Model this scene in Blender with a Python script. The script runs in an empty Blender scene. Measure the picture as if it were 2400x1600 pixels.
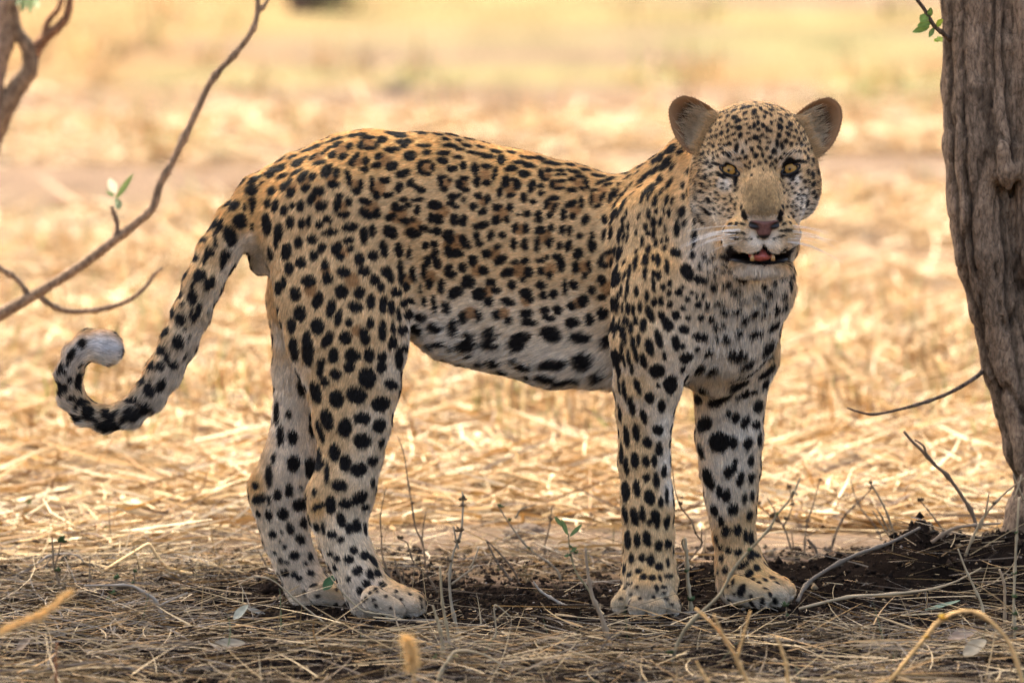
import bpy, math, random
import numpy as np
import openvdb
from mathutils import Vector, Matrix
from mathutils.bvhtree import BVHTree

# ------------------------------------------------------------------ camera, sky, sun, exposure
scene = bpy.context.scene
CAM_H, CAM_D = 1.5, 14.0
FPX = 21000.0                                   # focal length in photograph pixels
PITCH = math.atan(CAM_H / CAM_D) - 630.0 / FPX
cam_data = bpy.data.cameras.new("camera")
cam_data.lens = FPX / 2400.0 * 36.0
cam_data.sensor_width = 36.0
cam_data.clip_start = 0.5
cam_data.clip_end = 2000.0
cam_data.dof.use_dof = True
cam_data.dof.focus_distance = 13.97
cam_data.dof.aperture_fstop = 5.6
cam = bpy.data.objects.new("camera", cam_data)
scene.collection.objects.link(cam)
cam.location = (0.0, -CAM_D, CAM_H)
cam.rotation_euler = (math.pi / 2 - PITCH, 0.0, 0.0)
scene.camera = cam

SUN_EL, SUN_AZ = math.radians(58.0), math.radians(-28.0)     # azimuth measured from +Y towards +X
world = bpy.data.worlds.new("World")
scene.world = world
world.use_nodes = True
wn = world.node_tree.nodes
bg = wn.get("Background") or wn.new("ShaderNodeBackground")
sky = wn.new("ShaderNodeTexSky")
sky.sky_type = 'NISHITA'
sky.sun_disc = False
sky.sun_elevation = SUN_EL
sky.sun_rotation = SUN_AZ
sky.dust_density = 8.0
sky.air_density = 1.0
sky.ozone_density = 1.0
world.node_tree.links.new(sky.outputs[0], bg.inputs[0])
bg.inputs[1].default_value = 0.15
sun_data = bpy.data.lights.new("sun", 'SUN')
sun_data.energy = 2.3
sun_data.angle = math.radians(0.5)
sun_data.color = (1.0, 0.91, 0.73)
sun = bpy.data.objects.new("sun", sun_data)
scene.collection.objects.link(sun)
SUN_DIR = Vector((math.sin(SUN_AZ) * math.cos(SUN_EL), math.cos(SUN_AZ) * math.cos(SUN_EL), math.sin(SUN_EL)))
sun.rotation_euler = SUN_DIR.to_track_quat('Z', 'Y').to_euler()
scene.view_settings.view_transform = 'Standard'
scene.view_settings.look = 'None'
scene.view_settings.gamma = 1.0
scene.view_settings.use_curve_mapping = False
scene.view_settings.exposure = 2.05
scene.cycles.max_bounces = 6
scene.cycles.diffuse_bounces = 3
scene.cycles.transparent_max_bounces = 12
scene.cycles.use_denoising = True
scene.cycles.denoising_prefilter = 'FAST'
scene.cycles.use_adaptive_sampling = False
scene.cycles.sample_clamp_indirect = 3.0
try:
    scene.cycles.sampling_pattern = 'BLUE_NOISE'
except Exception:
    pass
try:
    scene.cycles_curves.shape = 'RIBBONS'
except Exception:
    pass

rng = np.random.default_rng(7)
random.seed(7)
PX = 1.0 / 1500.0                               # metres per photograph pixel at the leopard

# ------------------------------------------------------------------ helpers
_cp, _sp = math.cos(PITCH), math.sin(PITCH)
def ray(px, py):
    x, u = (px - 1200.0) / FPX, (800.0 - py) / FPX
    return np.array([x, _cp + u * _sp, -_sp + u * _cp])
def U(px, py, Y=0.0):
    """point of the place seen at a photograph pixel, at depth Y"""
    d = ray(px, py)
    return np.array([0, -CAM_D, CAM_H]) + d * ((Y + CAM_D) / d[1])
def to_px(P):
    P = np.asarray(P, float)
    dx, dy, dz = P[..., 0], P[..., 1] + CAM_D, P[..., 2] - CAM_H
    f = dy * _cp - dz * _sp
    u = dy * _sp + dz * _cp
    return np.stack([1200 + FPX * dx / f, 800 - FPX * u / f], -1)
def sz(px_len, Y=0.0):
    return px_len * (Y + CAM_D) / FPX

def tag(o, label=None, category=None, group=None, kind=None):
    if label: o["label"] = label
    if category: o["category"] = category
    if group: o["group"] = group
    if kind: o["kind"] = kind
    return o
def link(o, parent=None):
    scene.collection.objects.link(o)
    if parent is not None:
        o.parent = parent
    return o
def empty(name, loc=(0, 0, 0)):
    o = bpy.data.objects.new(name, None)
    o.location = loc
    return link(o)
def mesh_np(name, verts, faces, mat=None, parent=None, smooth=True, colors=None):
    """mesh object from arrays; faces is an (n,k) array or a list of such arrays"""
    me = bpy.data.meshes.new(name)
    if not isinstance(faces, list):
        faces = [faces]
    faces = [np.asarray(f, np.int32) for f in faces if len(f)]
    loops = np.concatenate([f.ravel() for f in faces])
    sizes = np.concatenate([np.full(len(f), f.shape[1], np.int32) for f in faces])
    starts = np.concatenate([[0], np.cumsum(sizes)[:-1]]).astype(np.int32)
    me.vertices.add(len(verts))
    me.vertices.foreach_set("co", np.asarray(verts, np.float32).ravel())
    me.loops.add(len(loops))
    me.loops.foreach_set("vertex_index", loops)
    me.polygons.add(len(sizes))
    me.polygons.foreach_set("loop_start", starts)
    me.polygons.foreach_set("loop_total", sizes)
    me.update(calc_edges=True)
    if smooth:
        me.polygons.foreach_set("use_smooth", np.ones(len(sizes), bool))
    if colors is not None:
        a = me.color_attributes.new("tint", 'FLOAT_COLOR', 'POINT')
        c = np.ones((len(verts), 4), np.float32)
        c[:, :colors.shape[1]] = colors
        a.data.foreach_set("color", c.ravel())
    if mat: me.materials.append(mat)
    me.validate()
    o = bpy.data.objects.new(name, me)
    link(o, None)
    if parent is not None:
        o.parent = parent
        o.location = -parent.location if parent.parent is None else -(parent.location + parent.parent.location)
        if parent.type == 'MESH':
            o.location = (0, 0, 0)
    return o

def hash3(i, j, k, s=0):
    n = (i * 73856093) ^ (j * 19349663) ^ (k * 83492791) ^ (s * 2654435)
    n = (n ^ (n >> 13)) * 1274126177
    n = n & 0x7fffffff
    n = (n ^ (n >> 15)) * 2246822519 & 0x7fffffff
    return (n & 0xffff) / 65535.0
def noise3(P, scale=1.0, seed=0):
    """value noise, -1..1"""
    Q = np.asarray(P, float) * scale
    I = np.floor(Q).astype(np.int64)
    F = Q - I
    F = F * F * (3 - 2 * F)
    r = 0
    for dx in (0, 1):
        wx = F[..., 0] if dx else 1 - F[..., 0]
        for dy in (0, 1):
            wy = F[..., 1] if dy else 1 - F[..., 1]
            for dz in (0, 1):
                wz = F[..., 2] if dz else 1 - F[..., 2]
                r = r + wx * wy * wz * hash3(I[..., 0] + dx, I[..., 1] + dy, I[..., 2] + dz, seed)
    return r * 2 - 1
def sstep(a, b, x):
    t = np.clip((x - a) / (b - a), 0, 1)
    return t * t * (3 - 2 * t)
def unit(v):
    v = np.asarray(v, float)
    return v / np.maximum(np.linalg.norm(v, axis=-1, keepdims=True), 1e-9)

# ------------------------------------------------------------------ materials
def new_mat(name):
    m = bpy.data.materials.new(name)
    m.use_nodes = True
    nt = m.node_tree
    b = nt.nodes.get("Principled BSDF")
    return m, nt, b
def mat_plain(name, color, rough=0.8, spec=0.3, noise=0.0, nscale=60.0, sss=0.0, trans=0.0):
    m, nt, b = new_mat(name)
    b.inputs["Roughness"].default_value = rough
    b.inputs["Specular IOR Level"].default_value = spec
    b.inputs["Base Color"].default_value = (*color, 1)
    if noise:
        t = nt.nodes.new("ShaderNodeTexNoise"); t.inputs["Scale"].default_value = nscale
        t.inputs["Detail"].default_value = 6
        tc = nt.nodes.new("ShaderNodeTexCoord")
        nt.links.new(tc.outputs["Object"], t.inputs["Vector"])
        r = nt.nodes.new("ShaderNodeValToRGB")
        r.color_ramp.elements[0].position = 0.3; r.color_ramp.elements[1].position = 0.7
        r.color_ramp.elements[0].color = (*[c * (1 - noise) for c in color], 1)
        r.color_ramp.elements[1].color = (*[min(1, c * (1 + noise)) for c in color], 1)
        nt.links.new(t.outputs[0], r.inputs[0])
        nt.links.new(r.outputs[0], b.inputs["Base Color"])
        bp = nt.nodes.new("ShaderNodeBump"); bp.inputs["Strength"].default_value = 0.4
        bp.inputs["Distance"].default_value = 0.002
        nt.links.new(t.outputs[0], bp.inputs["Height"])
        nt.links.new(bp.outputs[0], b.inputs["Normal"])
    return m
def mat_tint(name, rough=0.85, spec=0.15, translucent=0.0):
    """colour comes from the piece's own tint attribute"""
    m, nt, b = new_mat(name)
    a = nt.nodes.new("ShaderNodeAttribute"); a.attribute_name = "tint"
    nt.links.new(a.outputs["Color"], b.inputs["Base Color"])
    b.inputs["Roughness"].default_value = rough
    b.inputs["Specular IOR Level"].default_value = spec
    if translucent:
        t = nt.nodes.new("ShaderNodeBsdfTranslucent")
        nt.links.new(a.outputs["Color"], t.inputs["Color"])
        mx = nt.nodes.new("ShaderNodeMixShader"); mx.inputs[0].default_value = translucent
        nt.links.new(b.outputs[0], mx.inputs[1]); nt.links.new(t.outputs[0], mx.inputs[2])
        nt.links.new(mx.outputs[0], nt.nodes["Material Output"].inputs[0])
    return m

# ------------------------------------------------------------------ solid modelling (smooth union of tapered limbs)
class Prim:
    """tapered limb a->b, radii ra,rb; (sa,sb) squash its depth; flow/hair/op ride along"""
    def __init__(s, a, b, ra, rb, sa=1.0, sb=1.0, k=0.03, op='+', flow=None, hair=0.01, M=None):
        s.a, s.b = np.array(a, float), np.array(b, float)
        s.ra, s.rb, s.sa, s.sb, s.k, s.op, s.hair, s.M = ra, rb, sa, sb, k, op, hair, M
        d = s.b - s.a
        s.flow = unit(d) if flow is None else unit(np.array(flow, float))
    def dist(s, P):
        ab = s.b - s.a
        L = max(float(ab @ ab), 1e-12)
        t = np.clip(((P - s.a) @ ab) / L, 0, 1)
        v = P - (s.a + t[..., None] * ab)
        sc = s.sa + (s.sb - s.sa) * t
        r = s.ra + (s.rb - s.ra) * t
        v = v.copy(); v[..., 1] = v[..., 1] / sc
        n = np.sqrt((v * v).sum(-1))
        # step from the squashed space back to metres
        vy = v[..., 1] / np.maximum(n, 1e-6)
        g = np.sqrt(np.maximum(1 - vy * vy + vy * vy / (sc * sc), 1e-6))
        return (n - r) / g
    def bounds(s):
        m = max(s.ra * max(1, s.sa), s.rb * max(1, s.sb))
        return np.minimum(s.a, s.b) - m, np.maximum(s.a, s.b) + m
class Ell(Prim):
    """ellipsoid with its own axes (columns of M, unit) and radii"""
    def __init__(s, c, rad, R=None, k=0.02, op='+', flow=(0, 0, -1), hair=0.006):
        s.c, s.rad = np.array(c, float), np.array(rad, float)
        s.R = np.eye(3) if R is None else np.array(R, float)
        s.k, s.op, s.hair = k, op, hair
        s.flow = unit(np.array(flow, float))
    def dist(s, P):
        v = (P - s.c) @ s.R
        q = v / s.rad
        n = np.sqrt((q * q).sum(-1))
        m = np.sqrt(((q / s.rad) ** 2).sum(-1))
        return np.where(m > 1e-6, n * (n - 1) / np.maximum(m, 1e-6), -s.rad.min())
    def bounds(s):
        e = np.sqrt(((s.R * s.rad) ** 2).sum(1))
        return s.c - e, s.c + e
class Chain:
    """several limbs in a row taken as one solid"""
    def __init__(s, segs, k):
        s.segs, s.k, s.op = segs, k, '+'
    def dist(s, P):
        S = None
        for p in s.segs:
            d = p.dist(P)
            if S is None: S = d
            else:
                q = np.clip(0.5 + 0.5 * (S - d) / 0.010, 0, 1)
                S = S + (d - S) * q - 0.010 * q * (1 - q)
        return S
    def bounds(s):
        b = [p.bounds() for p in s.segs]
        return np.min([x[0] for x in b], 0), np.max([x[1] for x in b], 0)
def carve(prims, h, pad=0.03, perturb=None):
    lo = np.min([p.bounds()[0] for p in prims if p.op == '+'], 0) - pad
    hi = np.max([p.bounds()[1] for p in prims if p.op == '+'], 0) + pad
    n = np.ceil((hi - lo) / h).astype(int) + 1
    F = np.full(n, 1.0, np.float32)
    for p in [q for q in prims if q.op == '+'] + [q for q in prims if q.op == '-']:
        bl, bh = p.bounds()
        e = p.k + 0.02
        i0 = np.maximum(np.floor((bl - e - lo) / h).astype(int), 0)
        i1 = np.minimum(np.ceil((bh + e - lo) / h).astype(int) + 1, n)
        if (i1 <= i0).any(): continue
        ax = [lo[c] + h * np.arange(i0[c], i1[c]) for c in range(3)]
        P = np.stack(np.meshgrid(*ax, indexing='ij'), -1)
        d = p.dist(P)
        S = F[i0[0]:i1[0], i0[1]:i1[1], i0[2]:i1[2]]
        k = p.k
        if p.op == '+':
            q = np.clip(0.5 + 0.5 * (S - d) / k, 0, 1)
            S[...] = S + (d - S) * q - k * q * (1 - q)
        else:
            d = -d
            q = np.clip(0.5 - 0.5 * (S - d) / k, 0, 1)
            S[...] = S + (d - S) * q + k * q * (1 - q)
    g = openvdb.FloatGrid(1.0)
    g.copyFromArray(F.astype(np.float64) if False else F)
    pts, quads = g.convertToQuads(0.0)
    pts = np.asarray(pts) * h + lo
    quads = np.asarray(quads).astype(np.int64)
    # outward winding
    a, b, c = pts[quads[:, 0]], pts[quads[:, 1]], pts[quads[:, 2]]
    if (np.cross(b - a, c - a) * (a - pts.mean(0))).sum() < 0:
        quads = quads[:, ::-1]
    return pts, quads
def relax(pts, quads, it=3, lam=0.5):
    e = np.concatenate([quads[:, [0, 1]], quads[:, [1, 2]], quads[:, [2, 3]], quads[:, [3, 0]]])
    n = len(pts)
    cnt = np.bincount(e[:, 0], minlength=n) + np.bincount(e[:, 1], minlength=n)
    for i in range(it):
        for l in (lam, -lam * 1.05):
            s = np.zeros_like(pts)
            for c in range(3):
                s[:, c] = np.bincount(e[:, 0], pts[e[:, 1], c], n) + np.bincount(e[:, 1], pts[e[:, 0], c], n)
            pts = pts + l * (s / np.maximum(cnt, 1)[:, None] - pts)
    return pts
def vnormals(pts, quads):
    a, b, c, d = (pts[quads[:, i]] for i in range(4))
    fn = np.cross(c - a, d - b)
    n = np.zeros_like(pts)
    for i in range(4):
        for c_ in range(3):
            n[:, c_] += np.bincount(quads[:, i], fn[:, c_], len(pts))
    return unit(n)
# ================================================================== LEOPARD
def limb(rows, k=0.03, flow=None, hair=0.01, sy=1.0):
    """rows: (px, py, Y, radius px[, depth squash[, hair]])"""
    out = []
    for r0, r1 in zip(rows[:-1], rows[1:]):
        a, b = U(*r0[:3]), U(*r1[:3])
        s0 = r0[4] if len(r0) > 4 else sy
        s1 = r1[4] if len(r1) > 4 else sy
        hh = r0[5] if len(r0) > 5 else hair
        out.append(Prim(a, b, sz(r0[3], r0[2]), sz(r1[3], r1[2]), s0, s1, k, flow=flow, hair=hh))
    chains.append(Chain(out, k))
    return out

body, chains = [], []
# trunk of the body, hair running from the shoulders to the rump
body += limb([(1455, 668, -0.01, 214, 0.48), (1310, 640, 0.0, 252, 0.49), (1160, 606, 0.01, 246, 0.47), (1010, 555, 0.02, 236, 0.42),
              (860, 520, 0.03, 208, 0.52), (730, 520, 0.03, 160, 0.60)], k=0.04, flow=(-1, 0, -0.12), hair=0.010)
body += limb([(1430, 592, -0.01, 134, 0.62), (1200, 520, 0.01, 148, 0.6), (1000, 500, 0.02, 165, 0.66), (820, 500, 0.03, 165, 0.68)], k=0.04, flow=(-1, 0, -0.15), hair=0.009)
# belly
body += limb([(1440, 784, -0.01, 94, 0.85), (1310, 782, 0.0, 92, 0.85), (1190, 752, 0.0, 92, 0.85), (1080, 735, 0.01, 90, 0.8)], k=0.05, flow=(-0.6, 0, -0.9), hair=0.036)
# near thigh and hind leg
body += limb([(770, 540, -0.015, 150, 0.50), (800, 700, -0.035, 150, 0.48), (815, 800, -0.05, 140, 0.45), (828, 898, -0.055, 108, 0.55),
              (826, 980, -0.06, 90, 0.60), (822, 1061, -0.062, 74, 0.68), (806, 1143, -0.065, 68, 0.72)], k=0.028, flow=(-0.25, 0, -1), hair=0.010)
body += limb([(806, 1143, -0.065, 68, 0.72), (796, 1204, -0.065, 64, 0.72), (802, 1255, -0.07, 56, 0.8), (820, 1300, -0.075, 53, 0.85),
              (843, 1345, -0.08, 52, 0.95), (868, 1392, -0.085, 50, 1.0)], k=0.02, hair=0.009)
body += limb([(745, 1160, -0.06, 20, 0.9), (762, 1190, -0.06, 30, 0.9)], k=0.03, hair=0.009)      # heel
body += limb([(868, 1392, -0.085, 50, 1.05), (935, 1412, -0.095, 40, 1.25), (965, 1414, -0.10, 34, 1.3)], k=0.02, hair=0.009)
for dy_, xx in ((-0.155, 925), (-0.128, 962), (-0.097, 972), (-0.065, 958)):
    body += limb([(xx - 50, 1402, dy_ + .01, 30), (xx, 1416 + (-.08 - dy_) * 160, dy_, 25)], k=0.004, hair=0.005)
# far hind leg
body += limb([(780, 560, 0.07, 140, 0.5), (745, 700, 0.085, 118, 0.5), (712, 860, 0.10, 72, 0.6), (700, 969, 0.105, 56, 0.75), (690, 1031, 0.105, 57, 0.75),
              (678, 1090, 0.105, 60, 0.72)], k=0.035, flow=(-0.2, 0, -1), hair=0.012)
body += limb([(678, 1090, 0.105, 60, 0.72), (664, 1160, 0.105, 68, 0.68), (664, 1210, 0.105, 60, 0.72), (670, 1255, 0.105, 53, 0.8), (690, 1310, 0.105, 48, 0.9),
              (712, 1360, 0.10, 46, 1.0), (732, 1392, 0.095, 42, 1.0)], k=0.02, hair=0.009)
body += limb([(610, 1135, 0.105, 22, 0.8), (620, 1165, 0.105, 24, 0.8)], k=0.03, hair=0.009)
body += limb([(732, 1392, 0.095, 42, 1.1), (790, 1400, 0.085, 34, 1.4)], k=0.02, hair=0.008)
for dy_, xx in ((0.04, 795), (0.068, 822), (0.098, 828), (0.128, 812)):
    body += limb([(xx - 50, 1390, dy_, 26), (xx, 1398, dy_, 21)], k=0.004, hair=0.005)
# scrotum under the tail
body += limb([(613, 598, 0.03, 31, 0.9), (616, 614, 0.03, 32, 0.9)], k=0.006, flow=(0, 0, -1), hair=0.003)
# near shoulder and front leg
body += limb([(1525, 540, -0.075, 92, 0.5), (1540, 690, -0.108, 106, 0.55), (1532, 800, -0.112, 100, 0.6), (1518, 900, -0.10, 78, 0.75),
              (1512, 960, -0.09, 66, 0.85), (1510, 1079, -0.085, 58, 0.92), (1516, 1150, -0.085, 57, 0.95), (1518, 1193, -0.085, 59, 0.95), (1520, 1260, -0.085, 57, 0.95),
              (1520, 1308, -0.085, 57, 0.95), (1522, 1360, -0.088, 60, 0.95)], k=0.016, flow=(-0.08, 0, -1), hair=0.008)
body += limb([(1522, 1360, -0.088, 60, 1), (1520, 1395, -0.125, 52, 1)], k=0.02, flow=(0, -1, -0.5), hair=0.009)
for xx, yy, dd in ((1455, 1416, -.125), (1495, 1421, -.155), (1538, 1424, -.157), (1573, 1420, -.135)):
    body += limb([((xx + 1520) / 2, 1385, -0.10, 31), (xx, yy, dd, 24)], k=0.004, flow=(0, -1, -.6), hair=0.005)
# far shoulder and front leg
body += limb([(1640, 640, 0.03, 130, 0.6), (1715, 740, 0.03, 116, 0.62), (1724, 830, 0.04, 100, 0.65), (1712, 900, 0.05, 84, 0.75), (1710, 951, 0.055, 78, 0.8),
              (1709, 1021, 0.06, 76, 0.8), (1711, 1091, 0.065, 69, 0.82), (1713, 1150, 0.068, 60, 0.88), (1716, 1193, 0.07, 53, 0.95), (1720, 1251, 0.07, 47, 1.05),
              (1730, 1308, 0.07, 51, 1.05), (1742, 1355, 0.065, 58, 1.0)], k=0.035, flow=(0.05, 0, -1), hair=0.010)
body += limb([(1742, 1358, 0.06, 58, 1), (1780, 1380, 0.045, 46, 1.15), (1815, 1384, 0.035, 38, 1.2)], k=0.02, hair=0.009)
for xx, yy, dd in ((1782, 1402, -.02), (1822, 1400, 0.0), (1838, 1388, .03), (1828, 1378, .065)):
    body += limb([(xx - 55, yy - 22, dd + .02, 34), (xx, yy - 3, dd, 27)], k=0.004, hair=0.005)
# neck, brisket and throat
body += limb([(1770, 400, -0.08, 105, 0.8), (1668, 445, -0.03, 142, 0.72), (1600, 510, -0.01, 154, 0.62), (1500, 625, 0.0, 150, 0.58)], k=0.05, flow=(-0.8, 0.2, -0.5), hair=0.010)
body += limb([(1740, 560, -0.07, 112, 0.9), (1730, 660, -0.06, 128, 0.8), (1690, 760, -0.045, 130, 0.75), (1670, 830, -0.02, 88, 0.8)], k=0.045, flow=(0.0, 0, -1), hair=0.016)
body += limb([(1640, 560, -0.05, 120, 0.8), (1610, 700, -0.06, 120, 0.72), (1590, 800, -0.05, 80, 0.8)], k=0.04, flow=(-0.25, 0, -1), hair=0.012)
# tail
body += limb([(690, 470, 0.03, 102, 0.7), (620, 478, 0.03, 68, 0.8), (560, 520, 0.02, 51), (512, 590, 0.01, 46), (478, 660, 0.0, 43), (450, 730, 0.0, 41),
              (420, 800, 0.0, 40), (385, 870, 0.0, 39), (350, 925, 0.0, 36), (305, 966, 0.0, 31), (250, 980, 0.0, 28), (202, 967, 0.0, 27), (170, 932, 0.0, 28),
              (162, 880, 0.0, 28), (176, 836, 0.0, 28), (206, 810, 0.0, 32), (240, 812, 0.0, 36), (248, 816, 0.0, 35)], k=0.02, hair=0.012)
for p_ in body[-9:]: p_.hair = 0.013

# head: its own frame, turned a little to the picture's right
HY = -0.13
HEAD = U(1770, 400, HY)
_yaw, _pit = math.radians(6), math.radians(2)
HR = np.array([[math.cos(_yaw), 0, math.sin(_yaw)], [math.sin(_yaw), 0, -math.cos(_yaw)], [0, 1, 0]])   # columns: right, up, front
def H(x, y, z):
    return HEAD + HR @ (np.array([x, y, z], float) * sz(1, HY))
def hell(c, rad, k=0.012, op='+', flow=(0, 0, 0), hair=0.006, tilt=0.0):
    t = math.radians(tilt)
    R = HR @ np.array([[math.cos(t), -math.sin(t), 0], [math.sin(t), math.cos(t), 0], [0, 0, 1]])
    return Ell(H(*c), np.array(rad) * sz(1, HY), R, k, op, HR @ np.array(flow, float), hair)
def hlimb(a, b, ra, rb, k=0.012, hair=0.006, flow=(0, 1, -0.3), op='+'):
    s = sz(1, HY)
    return Prim(H(*a), H(*b), ra * s, rb * s, 1, 1, k, op, flow=HR @ np.array(flow, float), hair=hair)
head = [
    hell((0, 50, -20), (132, 112, 118), 0.02, flow=(0, 0.6, -1), hair=0.008),          # skull
    hell((0, 60, 40), (92, 84, 58), 0.02, flow=(0, 1, -0.2), hair=0.006),              # forehead
    hell((-90, -30, -10), (62, 88, 74), 0.025, flow=(-1, -0.3, -0.3), hair=0.014),       # cheeks
    hell((90, -30, -10), (62, 88, 74), 0.025, flow=(1, -0.3, -0.3), hair=0.014),
    hell((-70, -10, 48), (50, 48, 42), 0.02, flow=(-0.8, 0.5, -0.2), hair=0.006),
    hell((70, -10, 48), (50, 48, 42), 0.02, flow=(0.8, 0.5, -0.2), hair=0.006),
    hell((-58, -75, 62), (48, 55, 48), 0.02, flow=(-1, 0.2, -0.4), hair=0.008),
    hell((58, -75, 62), (48, 55, 48), 0.02, flow=(1, 0.2, -0.4), hair=0.008),
    hell((-58, 34, 72), (38, 14, 24), 0.012, flow=(-0.3, 1, 0), hair=0.007, tilt=-12),  # brows
    hell((58, 34, 72), (38, 14, 24), 0.012, flow=(0.3, 1, 0), hair=0.007, tilt=12),
    hlimb((0, 25, 70), (0, -80, 124), 42, 49, 0.016, hair=0.0065),                        # bridge of the nose
    hell((0, -92, 146), (46, 24, 34), 0.012, flow=(0, 1, -0.2), hair=0.005),
    hell((-42, -140, 116), (50, 40, 46), 0.012, flow=(-1, -0.15, -0.4), hair=0.006, tilt=8),   # whisker pads
    hell((42, -140, 116), (50, 40, 46), 0.012, flow=(1, -0.15, -0.4), hair=0.006, tilt=-8),
    hell((-23, -166, 138), (27, 22, 28), 0.006, flow=(-0.6, -0.6, 0), hair=0.005),
    hell((23, -166, 138), (27, 22, 28), 0.006, flow=(0.6, -0.6, 0), hair=0.005),
    hell((0, -165, 30), (96, 72, 80), 0.03, flow=(0, -1, -0.3), hair=0.014),            # jaw
    hell((0, -222, 84), (68, 24, 46), 0.016, flow=(0, -1, -0.2), hair=0.012),            # chin
    hell((0, -195, 104), (74, 16, 46), 0.005, '-', flow=(0, 0, 1), hair=0.0),
    hell((0, -184, 150), (8, 20, 30), 0.004, '-', flow=(0, 0, 1), hair=0.0),           # open mouth
    hell((-69, 3, 113), (36, 22, 24), 0.012, '-', flow=(-0.6, 0.6, 0), hair=0.003, tilt=-14),
    hell((69, 5, 113), (36, 22, 24), 0.012, '-', flow=(0.6, 0.6, 0), hair=0.003, tilt=14),
    hell((-71, 8, 104), (18, 10, 34), 0.005, '-', flow=(-1, 0, 0), hair=0.002, tilt=-12),  # eye openings
    hell((71, 10, 104), (18, 10, 34), 0.005, '-', flow=(1, 0, 0), hair=0.002, tilt=12),
    hlimb((0, -165, 172), (0, -150, 164), 4, 4, 0.006, op='-', hair=0.0),               # split of the upper lip
]
ALL = body + head
pts, quads = carve(chains + head, 0.0035)
pts = relax(pts, quads, 3)
nrm = vnormals(pts, quads)
# flowing muscle and fur-clump relief
def relief(P, N):
    a = noise3(P, 22, 1) * 0.0012 + noise3(P, 75, 2) * 0.0007
    hd = np.linalg.norm(P - HEAD, axis=1)
    return a * sstep(0.10, 0.2, hd) * (0.3 + 0.7 * sstep(0.22, 0.45, P[:, 2])) * sstep(-0.52, -0.40, P[:, 0])
pts = pts + nrm * relief(pts, nrm)[:, None]
nrm = vnormals(pts, quads)
print("leopard body", len(pts), "verts")
BVH = BVHTree.FromPolygons([tuple(p) for p in pts], [tuple(q) for q in quads.tolist()])
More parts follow.
